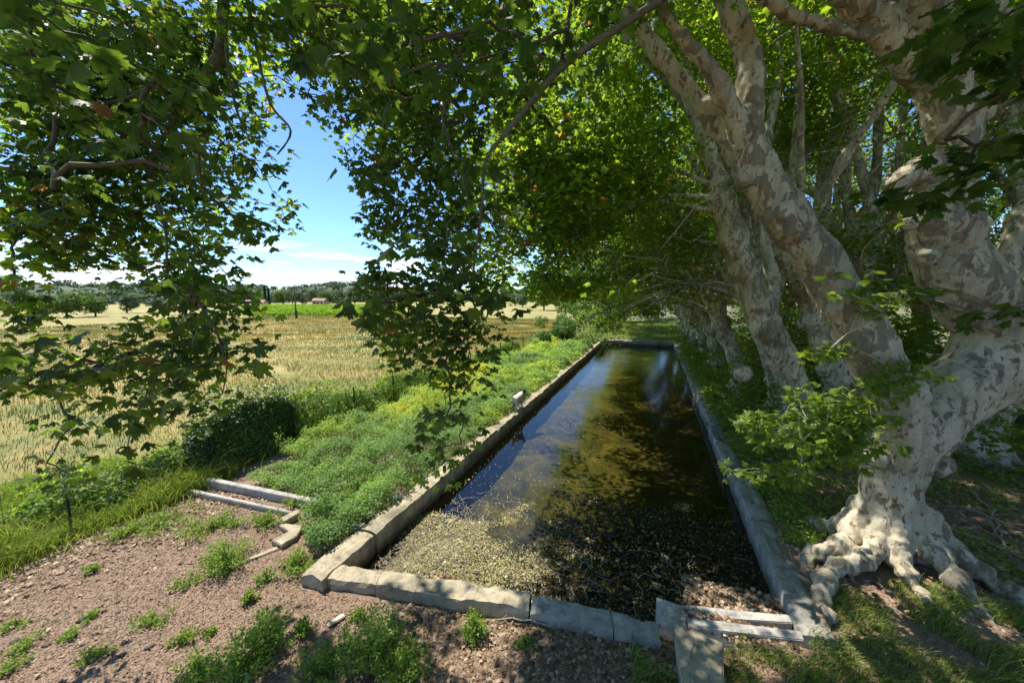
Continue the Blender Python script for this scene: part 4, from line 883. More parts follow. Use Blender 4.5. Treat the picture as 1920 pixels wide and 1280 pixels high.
weeds = [((425, 1060), .28, .30, 900, 'bright dense weed clump in front of the low channel kerb', 'w'),
 ((400, 990), .40, .18, 700, 'yellow-green weed patch spreading behind the dense clump'), ((300, 985), .45, .14, 600, 'broad flat weed patch left of the channel'),
 ((560, 945), .2, .2, 300, 'weed clump at the inner end of the taller kerb'), ((500, 985), .25, .16, 350, 'weeds inside the corner of the channel kerb'),
 ((555, 1065), .22, .2, 380, 'yellow-green weed clump close to the basin corner'), ((500, 1085), .12, .12, 160, 'small weed beside the sunken kerb stone'),
 ((240, 1005), .3, .14, 360, 'weed patch nearest the leaf litter by the fence'), ((345, 1095), .16, .08, 160, 'flat rosette weed in the middle of the bare soil'),
 ((175, 1075), .12, .08, 110, 'small weed low on the pink soil left of the rosette'), ((468, 1125), .08, .14, 130, 'lone upright sprig left of the wood offcut'),
 ((285, 1165), .17, .07, 190, 'low spreading weed on bare soil below the rosette'), ((175, 1160), .08, .06, 90, 'tiny weed left of the low spreading one'),
 ((130, 1195), .09, .06, 90, 'tiny flat weed near a dark clod'), ((175, 1232), .12, .07, 120, 'small weed above the lower left corner'),
 ((50, 1215), .12, .07, 110, 'small weed at the left edge'), ((395, 1185), .07, .06, 80, 'tiny weed below and right of the low spreading weed'),
 ((345, 1205), .12, .08, 130, 'small weed just above the large leafy clumps'), ((570, 1185), .10, .14, 160, 'leafy weed left below the wood offcut'),
 ((500, 1215), .22, .34, 700, 'large feathery weed clump at the bottom, left of centre'), ((450, 1265), .25, .30, 600, 'feathery weed clump cut by the bottom edge'),
 ((370, 1262), .18, .16, 300, 'dark low weed clump at the bottom left of the feathery ones'), ((700, 1225), .28, .42, 1100, 'tall dark feathery weed at the edge of the tree shade'),
 ((760, 1265), .2, .25, 500, 'feathery weed right beside the tall dark one'), ((600, 1265), .22, .2, 420, 'low feathery weeds between the two big clumps'),
 ((888, 1190), .11, .24, 330, 'small dark bushy weed in front of the shaded wall'), ((668, 1160), .08, .12, 110, 'yellow-green sprig right of the wood offcut'),
 ((985, 1210), .07, .09, 80, 'tiny weed in the shade right of the bushy one'), ((30, 1175), .1, .06, 90, 'tiny weed at the left border above the corner'), ((20, 1260), .14, .08, 140, 'weed in the bottom left corner')]
for it in weeds:
    (px, py), r, h, n, lab = it[:5]; q = G(px, py); t = empty('weed_tuft', (q.x, q.y, gz(q.x, q.y))); tag(t, lab, 'weed', 'weeds growing on the bare soil')
    link('leaves', tuft(r*1.35, h*1.25, int(n*3), .045 if h > .12 else .038), M_weed if q.y > 3.2 or px < 600 else M_weed, t)
    link('stems', stems_mesh(r, h, 8), M_grass_stem if 'M_grass_stem' in globals() else M_ivy, t)

# litter
def litter(name, n, fx, size, mat, label, T=T_MID, lift=.012, tilt=.35, zf=zground, cat='leaves', rlo=0, rhi=1):
    pts = fx(n); x, y = pts[:, 0], pts[:, 1]; m = len(x); nr = rand_unit(m)*tilt; nr[:, 2] = 1
    me = scatter(name, T, np.stack([x, y, zf(x, y)+lift*rng.uniform(.3, 1.8, m)], 1), nr, rng.uniform(*size, m), rlo+(rhi-rlo)*rng.random(m))
    o = link(name, me, mat); tag(o, label, cat, kind='stuff'); return o
def front(n):
    x = rng.uniform(-11, 2.5, n); y = rng.uniform(.8, 5.4, n); k = (y < yfront(x)-.42) | (x < -5.3); return np.stack([x[k], y[k]], 1)
litter('bark_chips', 75000, front, (.012, .04), M_dead, 'small brown bark chips and leaf crumbs covering the front ground', T_BIT, .006, .5, rlo=.05, rhi=.85)
def drift(n):
    x = rng.uniform(-11, -6.8, n); y = 1.2+rng.random(n)*4.4; k = rng.random(n) < np.exp(-((x+10.2+.45*(y-3.5)*-.4)/1.1)**2)+.06; return np.stack([x[k], y[k]], 1)
litter('dry_leaves', 7000, drift, (.04, .10), M_dead, 'drift of dry curled leaves along the foot of the fence', T_MID, .02, .6, rlo=.3)
litter('dry_leaves', 5500, inrect(-3.4, 1.2, 2.8, 5.0), (.04, .09), M_dead, 'brown fallen leaves in the shade before the front basin wall', T_MID, .012, .5, rhi=.9)
litter('dry_leaves', 14000, inrect(2.4, 11, 6.4, 18), (.05, .12), M_dead, 'fallen brown leaves on the shaded ground under the trees', T_MID, .012, .5, rlo=.1)
litter('dry_leaves', 1800, inrect(.65, 2.0, 5.2, 6.4), (.04, .09), M_dead, 'dry leaves heaped on the concrete edging in the corner', T_MID, .03, .5, zf=lambda x, y: 0*x+.0+.13*(y < 5.55))
def debris(n):
    x = rng.uniform(-4.75, 2.0, n); y = yfront(x)+rng.random(n)**1.3*4.6; return np.stack([x, y], 1)
def dens(n):
    p = debris(n*2); x, y = p[:, 0], p[:, 1]; k = .8*n2(x, y, 1.1, 81, 3)+2.0*np.exp(-((x+3.5)/1.35)**2-((y-5.8)/1.35)**2)-.8 > .12*rng.normal(size=len(x)); k |= rng.random(len(x)) < .012; return p[k]
litter('floating_debris', 52000, dens, (.008, .036), M_pale, 'pale leaf bits and duckweed covering the near end of the water', T_BIT, .006, .25, zf=lambda x, y: np.maximum(zfloor(x, y)+.02, WZ+.012), cat='debris')
litter('floating_leaves', 450, dens, (.05, .10), M_pale, 'pale dead leaves lying in the matted scum at the near left end', T_MID, .012, .35, zf=lambda x, y: np.maximum(zfloor(x, y)+.03, WZ+.016))
def dens2(n):
    x = rng.uniform(-4.6, 2, n); y = 5.2+rng.random(n)**2*22; return np.stack([x, y], 1)
litter('floating_debris', 2600, dens2, (.015, .045), M_pale, 'scattered pale specks floating on the open water', T_BIT, .004, .1, zf=lambda x, y: 0*x+WZ+.008, cat='debris')
litter('rotting_leaves', 7000, lambda n: np.stack([rng.uniform(-2.2, 2.0, n), 5.2+3.6*rng.random(n)**1.3], 1), (.03, .07), M_rot, 'dark rotting leaves in the shaded near right part of the basin', T_MID, .01, .4, zf=lambda x, y: np.maximum(zfloor(x, y)+.02, WZ+.01))
tw = MB()
for _ in range(560):
    x = random.gauss(-3.8, .6) if random.random() < .72 else random.uniform(-4.6, 2); y = float(yfront(x))+.1+abs(random.gauss(0, 1.3)); 
    if not (X0+.1 < x < X1-.1): continue
    an = random.uniform(0, 3.14); l = random.uniform(.1, .55); z = max(float(zfloor(np.array([x]), np.array([y]))[0]), WZ)+.02; c = Vector((x, y, z)); d = Vector((math.cos(an), math.sin(an), random.uniform(-.05, .15)))
    q = [c-d*l/2, c-d*l*.15+Vector((random.uniform(-1, 1), random.uniform(-1, 1), .4))*.08*l*2, c+d*l*.2, c+d*l/2]
    q = [Vector((min(max(a.x, X0+.06), X1-.06), max(a.y, float(yfront(a.x))+.06), a.z)) for a in q]
    tw.tube(q, [.006, .005, .004, .002], 4, False)
o = link('twig_litter', tw.mesh('twigs'), M_dry); tag(o, 'tangle of dry grey twigs on the debris at the near left end of the basin', 'twigs', kind='stuff')

tw = MB()
for _ in range(520):
    x, y = (random.uniform(-10.5, 1), random.uniform(1.2, 4.6)) if random.random() < .6 else (random.uniform(2.6, 9), random.uniform(6.5, 15))
    if y > float(yfront(x))-.45 and x < 2.5 and x > -5.4: continue
    an = random.uniform(0, 3.14); l = random.uniform(.06, .4); c = Vector((x, y, gz(x, y)+.012)); d = Vector((math.cos(an), math.sin(an), 0)); r = random.uniform(.0015, .005)
    tw.tube([c-d*l/2, c+Vector((random.uniform(-1, 1), random.uniform(-1, 1), .4))*.05*l, c+d*l/2], [r, r*.8, r*.5], 4, False)
o = link('ground_twigs', tw.mesh('twigs'), M_dry); tag(o, 'small dry twigs strewn over the bare soil', 'twigs', kind='stuff')
def bank_growth():
    n = 2600; x = 2.5+7*rng.random(n)**1.7; y = 7.6+34*rng.random(n)**1.5; k = (n2(x, y, .8, 141, 3) > -.05) | (x < 3.1); x, y = x[k], y[k]; n = len(x); per = 16; h = rng.uniform(.06, .38, n)*np.clip(1.3-.1*x, .3, 1)
    X = np.repeat(x, per); Y = np.repeat(y, per); H = np.repeat(h, per); m = len(X); t = rng.random(m); an = rng.uniform(0, 6.28, m); r = .16*rng.random(m)
    X = X+np.cos(an)*r; Y = Y+np.sin(an)*r; nr = rand_unit(m)*.7; nr[:, 2] += .9; up = np.stack([np.cos(an), np.sin(an), rng.uniform(-.2, .8, m)], 1)
    return scatter('bank_weeds', T_OVAL, np.stack([X, Y, zground(X, Y)+H*t+.01], 1), nr, rng.uniform(.04, .09, m)*np.clip(Y/9, 1, 2.2), rng.random(m), up)
o = link('bank_weeds', bank_growth(), M_weed); tag(o, 'low green weeds scattered on the bank under the plane trees', 'weeds', kind='stuff')
# fallen branches under the big tree, right side
random.seed(5)
sticks = [((1760, 990), (1925, 1060), .022, 'longest bare fallen branch lying across the ground behind the big tree'), ((1800, 960), (1930, 1010), .018, 'pale fallen branch just behind the longest one'),
 ((1835, 935), (1905, 1060), .02, 'fallen branch crossing the pile lengthwise'), ((1815, 915), (1870, 1010), .014, 'short fallen branch standing slanted out of the pile'),
 ((1745, 965), (1760, 1000), .016, 'bent pale stick beside the right side of the trunk'), ((1770, 955), (1850, 965), .01, 'thin stick lying level near the trunk'), ((1860, 990), (1925, 1110), .016, 'fallen branch running to the right edge, nearest the viewer'),
 ((1800, 905), (1835, 950), .01, 'short stick at the far end of the pile'), ((1500, 905), (1560, 935), .012, 'thin curved stick on the bank left of the trunk'), ((1040, 1175), (900, 1165), .014, 'thick dry stick in the shade before the front wall'), ((775, 1140), (805, 1178), .008, 'small forked pale twig on the soil before the front wall'), ((650, 1150), (690, 1180), .006, 'thin twig lying on the soil by the weeds')]
for (a, b, r, lab) in sticks:
    p0 = G(*a, .12 if a[0] > 1200 else 0); p1 = G(*b, .12 if a[0] > 1200 else 0); l = (p1-p0).length; k = []
    for i in range(8):
        t = i/7; p = p0.lerp(p1, t); p.z = gz(p.x, p.y)+r+.05*math.sin(t*3.1)+random.uniform(0, .03)*(r > .01); p.x += random.uniform(-.03, .03)*l; p.y += random.uniform(-.03, .03)*l; k.append(p)
    m = MB(); m.tube([q-p0 for q in k], [r*(1-.6*i/7) for i in range(8)], 7)
    for j in (2, 4, 5):
        d = Vector((random.uniform(-1, 1), random.uniform(-1, 1), random.uniform(0, .5)))*l*.22; m.tube([k[j]-p0, k[j]-p0+d*.5+Vector((0, 0, .02)), k[j]-p0+d], [r*.45, r*.3, r*.15], 5)
    o = link('fallen_branch', m.mesh('b', True), M_dry, None, p0); tag(o, lab, 'branch', 'fallen branches')
# small stones on the soil
for (px, py), s, lab in [((155, 1165), .05, 'dark clod on the soil at left, shaped like a wedge'), ((200, 1125), .03, 'tiny dark clod above the wedge shaped one'), ((282, 1214), .05, 'dark round clod near the bottom left weeds'), ((222, 1130), .035, 'dark clod below the small pink soil weed'), ((120, 1101), .035, 'dark clod high on the bare soil at left'), ((88, 1212), .04, 'small clod between the two bottom left weeds'), ((222, 1150), .03, 'tiny clod above the low spreading weed'), ((28, 1205), .045, 'dark clod at the left edge')]:
    q = G(px, py); m = MB(); m.tube([(0, 0, -.5), (0, 0, -.3), (0, 0, .1), (.1, 0, .5), (.1, 0, .6)], [.3, .85, 1, .6, .1], 9, True, .2); me = m.mesh('clod', True); me.transform(Matrix.Diagonal((s*1.2, s, s*.7, 1)))
    o = link('soil_clod', me, M_twig, None, (q.x, q.y, gz(q.x, q.y)+s*.2)); o.rotation_euler = (0, 0, random.uniform(0, 3)); tag(o, lab, 'clod', 'clods on the bare soil')

# ------------------------------------------------------------------ fence, hedge
fence = empty('wire_fence', (-10.65, 3.3, 0)); tag(fence, 'thin dark metal post and wire fence between the field and the herb bed', 'fence')
pm = MB(); pm.box((0, 0, .58), (.035, .035, 1.4)); pm.box((.03, 0, .58), (.03, .006, 1.4)); pmesh = pm.mesh('post'); pmesh.materials.append(M_iron)
posts = [3.3, 5.75, 8.22, 10.8, 13.1, 15.6, 18.1, 20.6, 23.1, 25.6, 28.1, 30.6, 33.1, 35.6]
for y in posts: o = link('post', pmesh, None, fence, (random.uniform(-.03, .03), y-3.3, 0)); o.rotation_euler = (0, random.uniform(-.03, .03), 0)
wmb = MB()
for z in (.25, .5, .75, 1.0, 1.22):
    for a, b in zip(posts[:-1], posts[1:]): wmb.tube([(0, a-3.3, z), (0, (a+b)/2-3.3, z-.03), (0, b-3.3, z)], [.0025]*3, 4, False)
for y in np.arange(3.3, 35, .15): wmb.tube([(0, y-3.3, .25), (0, y-3.3, 1.2)], [.0012]*2, 3, False)
link('wires', wmb.mesh('wires'), M_wire, fence)
def hedge(name, y0, y1, h0, h1, thick, n, label, size=(.05, .1), stalks=0, xc=-11.05, mat=M_ivy, T=T_OVAL, cat='hedge', shell=.5):
    y = rng.uniform(y0, y1, n); f = (y-y0)/(y1-y0); H = h0+(h1-h0)*f+.2*n2(y, y*0, 1.1, int(y0*7), 3)+.09*n2(y, y*0, 5, 3, 2)
    H *= np.clip(np.minimum(f, 1-f)*4, 0, 1)**.4*.45+.55; H *= 1+.6*(rng.random(n)**10)
    t = rng.random(n); z = H*(1-(1-t)**1.4); side = rng.normal(size=n); th = thick*(.45+.65*(1-(z/H)**2))*(1+.5*n2(y*1.5, z*2.5, 1, 8, 3))
    x = xc+np.sign(side)*th*rng.random(n)**shell
    pos = np.stack([x, y, z], 1); nr = rand_unit(n)*.6; nr[:, 0] += np.sign(side)*.7; nr[:, 2] += .5+.5*t
    root = empty(name, (xc, y0, 0)); tag(root, label, cat); up = rand_unit(n)*.5; up[:, 2] -= .4
    me = scatter('foliage', T, pos-np.array([xc, y0, 0]), nr, rng.uniform(*size, n), rng.random(n), up); link('foliage', me, mat, root)
    if stalks:
        m = MB()
        for _ in range(stalks):
            yy = random.uniform(y0, y1)-y0; xx = random.uniform(.0, thick*.8); m.tube([(xx, yy, 0), (xx+random.uniform(-.1, .1), yy+random.uniform(-.1, .1), .6), (random.uniform(-.2, .2), yy+random.uniform(-.3, .3), 1.1)], [.008, .006, .004], 4, False)
        link('stalks', m.mesh('stalks'), M_twig, root)
    return root
hedge('ivy_hedge', 5.5, 8.6, 1.28, 1.5, .42, 30000, 'dark ivy covered block on the fence with its shaded side facing the basin', (.05, .10), 70)
hedge('fence_shrub', 8.2, 12.2, 1.35, 1.05, .75, 12000, 'shaggy green shrub on the fence right after the dark ivy block', (.05, .13), 20, mat=M_weed, cat='shrub')
hedge('fence_shrub', 12, 18, 1.0, .85, .6, 12000, 'low loose greenery along the middle of the wire fence', (.06, .13), 10, mat=M_weed, cat='shrub')
hedge('fence_shrub', 17, 30, .75, .95, .5, 12000, 'far low greenery on the wire fence under the hanging branches', (.09, .2), 0, mat=M_weed, cat='shrub')
hedge('fence_shrub', 2.0, 5.7, .4, 1.0, .5, 15000, 'low bramble bank on the fence left of the dark ivy block', (.05, .11), 10, xc=-11.3, mat=M_weed, cat='shrub')

# ------------------------------------------------------------------ dog on the wall
def dog(loc, rz):
    t = empty('dog', loc, rz); t.scale = (1.35, 1.35, 1.35); tag(t, 'small white dog with dark head standing on the left basin wall', 'dog')
    # skin modifier body, nose to +y
    V = [(0, -.17, .30), (0, -.06, .315), (0, .08, .315), (0, .18, .33), (0, .25, .40), (0, .31, .46), (0, .385, .445), (0, .43, .435),
         (.065, -.17, .24), (.075, -.13, .17), (.075, -.19, .10), (.075, -.17, .02), (.075, -.14, .012),
         (-.065, -.17, .24), (-.075, -.13, .17), (-.075, -.19, .10), (-.075, -.17, .02), (-.075, -.14, .012),
         (.055, .16, .25), (.065, .15, .14), (.065, .16, .03), (.065, .19, .012), (-.055, .16, .25), (-.065, .15, .14), (-.065, .16, .03), (-.065, .19, .012),
         (0, -.25, .35), (0, -.32, .42), (.01, -.33, .50)]
    E = [(0, 1), (1, 2), (2, 3), (3, 4), (4, 5), (5, 6), (6, 7), (0, 8), (8, 9), (9, 10), (10, 11), (11, 12), (0, 13), (13, 14), (14, 15), (15, 16), (16, 17), (3, 18), (18, 19), (19, 20), (20, 21), (3, 22), (22, 23), (23, 24), (24, 25), (0, 26), (26, 27), (27, 28)]
    Rr = [.10, .105, .115, .11, .07, .075, .042, .028, .07, .042, .026, .022, .024, .07, .042, .026, .022, .024, .05, .03, .022, .024, .05, .03, .022, .024, .03, .028, .02]
    me = bpy.data.meshes.new('body'); me.from_pydata(V, E, []); o = bpy.data.objects.new('tmpdog', me); C.objects.link(o)
    sk = o.modifiers.new('s', 'SKIN'); me.skin_vertices[0].data[0].use_root = True
    for i, r in enumerate(Rr): me.skin_vertices[0].data[i].radius = (r, r)
    ss = o.modifiers.new('u', 'SUBSURF'); ss.levels = 2; ss.render_levels = 2
    dg = bpy.context.evaluated_depsgraph_get(); dg.update(); m2 = bpy.data.meshes.new_from_object(o.evaluated_get(dg)); bpy.data.objects.remove(o)
    displace(m2, .008, 30, 3); m2.polygons.foreach_set('use_smooth', np.ones(len(m2.polygons), bool))
    m, tt, N, L = new_mat('dog_coat'); tcn = N.new('ShaderNodeTexCoord'); sp = N.new('ShaderNodeSeparateXYZ'); L.new(tcn.outputs['Object'], sp.inputs[0])
    n_ = noise(N, L, tcn.outputs['Object'], 14); ad = N.new('ShaderNodeMath'); ad.operation = 'MULTIPLY_ADD'; ad.inputs[1].default_value = .06; L.new(n_.outputs[0], ad.inputs[0]); L.new(sp.outputs[1], ad.inputs[2])
    mr = N.new('ShaderNodeMapRange'); mr.inputs[1].default_value = .255; mr.inputs[2].default_value = .275; L.new(ad.outputs[0], mr.inputs[0])
    cc = mixc(N, L, mr.outputs[0], (.60, .56, .47), (.035, .032, .028)); p = N.new('ShaderNodeBsdfPrincipled'); p.inputs['Roughness'].default_value = .9; L.new(cc.outputs[0], p.inputs['Base Color'])
    f_ = noise(N, L, tcn.outputs['Object'], 90, 3); b = bump(N, L, f_.outputs[0], .6, .01); L.new(b.outputs[0], p.inputs['Normal']); finish(N, L, p.outputs[0])
    link('body', m2, m, t)
    dk = plain('dog_ear', (.03, .028, .025), .9, 40, .3, .2)
    for s in (-1, 1):
        e_ = MB(); e_.tube([(s*.045, .29, .50), (s*.075, .285, .515), (s*.09, .30, .46), (s*.088, .31, .42)], [.012, .022, .024, .008], 8); link('ear', e_.mesh('ear', True), dk, t)
        e_ = MB(); e_.tube([(s*.034, .355, .475), (s*.037, .362, .477), (s*.039, .367, .477)], [.004, .008, .003], 8); link('eye', e_.mesh('eye', True), M_iron, t)
    return t
dog((-5.0, 13.75, TOP-.01), R(-12))

# ------------------------------------------------------------------ rubble wall far right
def rubble(x, y0, y1, h, label):
    m = MB(); random.seed(9); z = 0
    root = empty('rubble_wall', (x, y0, .1)); tag(root, label, 'wall')
    z = -.1
    while z < h:
        rh = random.uniform(.12, .2); y = 0
        while y < y1-y0:
            l = random.uniform(.18, .42); m.box((random.uniform(-.02, .02), y+l/2, z+rh/2), (.45, l-.015, rh-.015), 0, .018); y += l
        z += rh
    me = m.mesh('wall'); bm = bmesh.new(); bm.from_mesh(me); bmesh.ops.bevel(bm, geom=list(bm.edges), offset=.02, segments=1, affect='EDGES'); bm.to_mesh(me); bm.free()
    link('masonry', me, M_rubble, root)
    c = MB(); c.box((0, (y1-y0)/2, h/2-.1), (.38, y1-y0, h)); link('core', c.mesh('core'), M_twig, root)
rubble(13.2, 14, 30, 1.7, 'sunlit rubble stone wall glimpsed under the big arm at the right edge')

# ------------------------------------------------------------------ distance
def tree_mesh(w_, h, n, leafs, seed, trunk=.3):
    g_ = np.random.default_rng(seed); k = 9; cs = np.stack([g_.normal(size=k)*w_*.22, g_.normal(size=k)*w_*.22, h*(.35+.5*g_.random(k))], 1); rs = w_*(.22+.14*g_.random(k))
    i = g_.integers(0, k, n); u = g_.normal(size=(n, 3)); u /= np.linalg.norm(u, axis=1, keepdims=True); pos = cs[i]+u*rs[i][:, None]*(g_.random(n)**.3)[:, None]; pos[:, 2] = np.abs(pos[:, 2])*.98
    pos[:, 2] *= h/pos[:, 2].max()
    nr = u+rand_unit(n)*.6; nr[:, 2] += .3
    return scatter('crown', T_BIT, pos, nr, g_.uniform(.7, 1.4, n)*leafs, np.clip(.5+.3*u[:, 2]*0+g_.normal(size=n)*.25, 0, 1))
def trunk_mesh(r, h):
    m = MB(); m.tube([(0, 0, -.2), (.05, 0, h*.3), (0, .05, h*.7)], [r, r*.8, r*.4], 8); return m.mesh('trunk', True)
vm = [tree_mesh(7, 6, 2600, .5, 1), tree_mesh(8, 7.5, 2600, .55, 2), tree_mesh(6, 6.5, 2200, .5, 3)]; tmm = trunk_mesh(.25, 5)
for m in vm: m.materials.append(M_far)
tmm.materials.append(M_twig)
M_farb = leaf_mat('far_leaf_bright', [(0, (.08, .15, .03)), (.6, (.13, .22, .04)), (1, (.2, .28, .05))], (1.6, 1.6, 1.0), .25, .6, .2)
vb = [m.copy() for m in vm]
for m in vb: m.materials.clear(); m.materials.append(M_farb)
def far_tree(px, D, i, s, lab, bright=False, sz=1.0, group='trees beyond the field'):
    p = P(px, 560, D); t = empty('tree', (p.x, p.y, 0), i*1.7); t.scale = (s, s, s*sz); tag(t, lab, 'tree', group)
    link('crown', (vb if bright else vm)[i % 3], None, t); link('trunk', tmm, None, t)
far_tree(120, 84, 1, .82, 'round bright green tree at the left edge of the wheat field', True)
far_tree(175, 90, 0, .8, 'bright green tree just right of the round one by the wheat field', True)
far_tree(62, 88, 2, .85, 'darker green tree at the field corner behind hanging leaves')
far_tree(10, 92, 1, .85, 'dark green tree at the extreme left beyond the field')
far_tree(235, 110, 2, .9, 'tree half hidden by the hanging branch, right of the bright pair')
hz = [(330, 170), (362, 210), (398, 190), (425, 240), (446, 215), (470, 260), (530, 240), (548, 225), (566, 215), (588, 250), (618, 230), (640, 215), (665, 250), (690, 240), (715, 225), (745, 250), (780, 230), (820, 240), (860, 220), (900, 240), (940, 200), (980, 170), (1020, 130), (1060, 120)]
for i, (px, D) in enumerate(hz):
    near_lab = 'dark green tree in the wooded belt beyond the vineyard, ' + ['left of the two cypresses', 'between cypresses and utility pole', 'right of the utility pole', 'behind the middle hanging foliage'][0 if px < 495 else 1 if px < 552 else 2 if px < 690 else 3]
    far_tree(px, D, i, (1.35+.25*math.sin(i*2.3))*(D/220)**.4, near_lab, i % 4 == 2, group='wooded belt '+('left of the cypresses' if px < 495 else 'by the pole' if px < 552 else 'right of the pole' if px < 690 else 'behind the hanging foliage'))
# wooded hills
def hill_z(x, y):
    d = np.hypot(x, y); az = np.degrees(np.arctan2(x, y)); b = np.clip((d-330)/260, 0, 1); b = b*b*(3-2*b)
    hh = 15+7*n2(az*.09, az*0, 1, 55, 2)+6*np.clip((-az-52)/12, 0, 1)
    return b*hh-1.5+1.2*n2(x, y, .02, 44, 2)
aa = np.radians(np.linspace(-95, 30, 90)); rr = np.linspace(300, 800, 26); A_, R_ = np.meshgrid(aa, rr, indexing='ij'); XX = (np.sin(A_)*R_).ravel(); YY = (np.cos(A_)*R_).ravel()
V = np.stack([XX, YY, hill_z(XX, YY)], 1); I, J = np.meshgrid(np.arange(89), np.arange(25), indexing='ij'); I = I.ravel(); J = J.ravel(); F = np.stack([I*26+J, I*26+J+1, (I+1)*26+J+1, (I+1)*26+J], 1)
hm_ = mesh_np('hills', V, F, 4, smooth=True); tag(link('hills', hm_, plain('hill_scrub', (.06, .09, .035), .9, .05, .4, 0)), kind='structure')
n = 900; az = np.radians(rng.uniform(-92, 28, n)); rd = 340+330*rng.random(n); cx = np.sin(az)*rd; cy_ = np.cos(az)*rd; cz = hill_z(cx, cy_)+2.2
k = 50; u = rand_unit(n*k); sz_ = np.repeat(rng.uniform(3.2, 6.5, n), k); pos = np.repeat(np.stack([cx, cy_, cz], 1), k, 0)+u*sz_[:, None]*np.array([1, 1, .75]); nr = u.copy(); nr[:, 2] += .3
me = scatter('wood', T_BIT, pos, nr, sz_*.55, np.clip(np.repeat(rng.random(n)*.7, k)+rng.uniform(-.1, .1, n*k), 0, 1)); o = link('hill_wood', me, M_far); tag(o, 'dark evergreen woodland covering the low hills on the horizon', 'wood', kind='stuff')
# vineyard rows
def vine_rows():
    for k in range(14):
        D0 = 86+k*6.5; a = P(455, 600, D0); b = P(760, 600, D0*1.0); a.z = b.z = 0; l = (b-a).length; nl = 2600
        t = rng.random(nl); pos = np.stack([t*l, rng.normal(size=nl)*.35, .3+1.1*rng.random(nl)**.8*(1+.25*np.sin(t*l*1.6+k))], 1); nr = rand_unit(nl); nr[:, 2] += .8
        me = scatter('vine_row', T_BIT, pos, nr, rng.uniform(.25, .5, nl), rng.random(nl)); o = link('vine_row', me, M_vine, None, a); o.rotation_euler = (0, 0, math.atan2(b.y-a.y, b.x-a.x))
        tag(o, 'bright green vine row of the vineyard behind the wheat field' if 0 < k < 13 else ('nearest bright green vine row bordering the wheat field' if k == 0 else 'farthest vine row before the wooded belt'), 'vines', 'vine rows beyond the wheat')
vine_rows()
# cypresses
for px, D, h, lab in [(498, 205, 10.5, 'taller left cypress of the dark slender pair'), (505, 205, 8.4, 'shorter right cypress of the dark slender pair')]:
    n = 1500; t = rng.random(n); an = rng.uniform(0, 6.28, n); r = .95*(1-t)**.6*np.clip(t*8, 0, 1)*rng.random(n)**.3; p = P(px, 570, D); r *= 1
    pos = np.stack([np.cos(an)*r, np.sin(an)*r, t*h+.3], 1); nr = np.stack([np.cos(an), np.sin(an), .3+0*an], 1)
    tt = empty('cypress_tree', (p.x, p.y, 0)); tag(tt, lab, 'tree'); me = scatter('crown', T_BIT, pos, nr, rng.uniform(.4, .7, n), rng.random(n)*.3); link('crown', me, leaf_mat('cypress', [(0, (.012, .03, .015)), (1, (.03, .055, .025))], (1, 1, 1), .1), tt); link('trunk', trunk_mesh(.2, 4), M_twig, tt)
# utility pole
p = P(553, 560, 82); pole = empty('utility_pole', (p.x, p.y, 0)); tag(pole, 'lone wooden utility pole with cross arm at the edge of the vineyard', 'utility pole')
m = MB(); m.tube([(0, 0, -.3), (0, 0, 3), (0, 0, 6.7)], [.17, .15, .11], 8); link('pole', m.mesh('p', True), M_twig, pole)
m = MB(); m.box((0, 0, 6.45), (2.1, .12, .14), YAW); link('cross_arm', m.mesh('c'), M_twig, pole)
for dx in (-.9, 0, .9): m = MB(); m.tube([(dx*cY, dx*sY, 6.5), (dx*cY, dx*sY, 6.66), (dx*cY, dx*sY, 6.72)], [.03, .06, .02], 6); link('insulator', m.mesh('i'), M_conc, pole)
m = MB(); m.tube([(.05, 0, 0), (.06, 0, 1.4), (.02, 0, 2.2)], [.28, .26, .1], 7, True, .15); link('ivy_sleeve', m.mesh('s', True), M_far, pole)
# houses
M_tile = plain('roof_tile', (.34, .18, .13), .8, 1.5, .25, 0); M_render = plain('render', (.55, .47, .38), .9, .6, .15, 0); M_white = plain('white_wall', (.7, .66, .6), .8, .5, .1, 0)
def house(px, D, wd, dp, h, lab, wallm, rz=0):
    p = P(px, 565, D); t = empty('house', (p.x, p.y, 0), YAW+rz); tag(t, lab, 'house')
    m = MB(); m.box((0, 0, h/2), (wd, dp, h)); link('walls', m.mesh('w'), wallm, t)
    m = MB(); o_ = .5; rh = wd*.0+1.5; m.add([(-wd/2-o_, -dp/2-o_, h), (wd/2+o_, -dp/2-o_, h), (wd/2+o_, dp/2+o_, h), (-wd/2-o_, dp/2+o_, h), (-wd/2-o_, 0, h+rh), (wd/2+o_, 0, h+rh)], [(0, 1, 5, 4), (2, 3, 4, 5), (0, 4, 3), (1, 2, 5), (0, 3, 2, 1)]); link('roof', m.mesh('r'), M_tile, t)
    for i in range(3):
        m = MB(); m.box((-wd*.3+i*wd*.3, -dp/2-.02, h*.55), (1.0, .06, 1.1)); link('window', m.mesh('wi'), M_iron, t)
house(601, 225, 7, 6, 2.6, 'pink house with red tiled roof among trees right of the utility pole', M_render)
house(480, 200, 9, 6, 1.7, 'long low house with pale red roof left of the cypresses', M_white, .15)
m = MB(); a = P(370, 579, 160); b = P(470, 579, 170); d = (b-a); m.box(((a.x+b.x)/2, (a.y+b.y)/2, .55), (d.length, .3, 1.2), math.atan2(d.y, d.x)); o = link('boundary_wall', m.mesh('bw'), M_white); tag(o, 'long low white wall beyond the far left side of the field', 'wall')
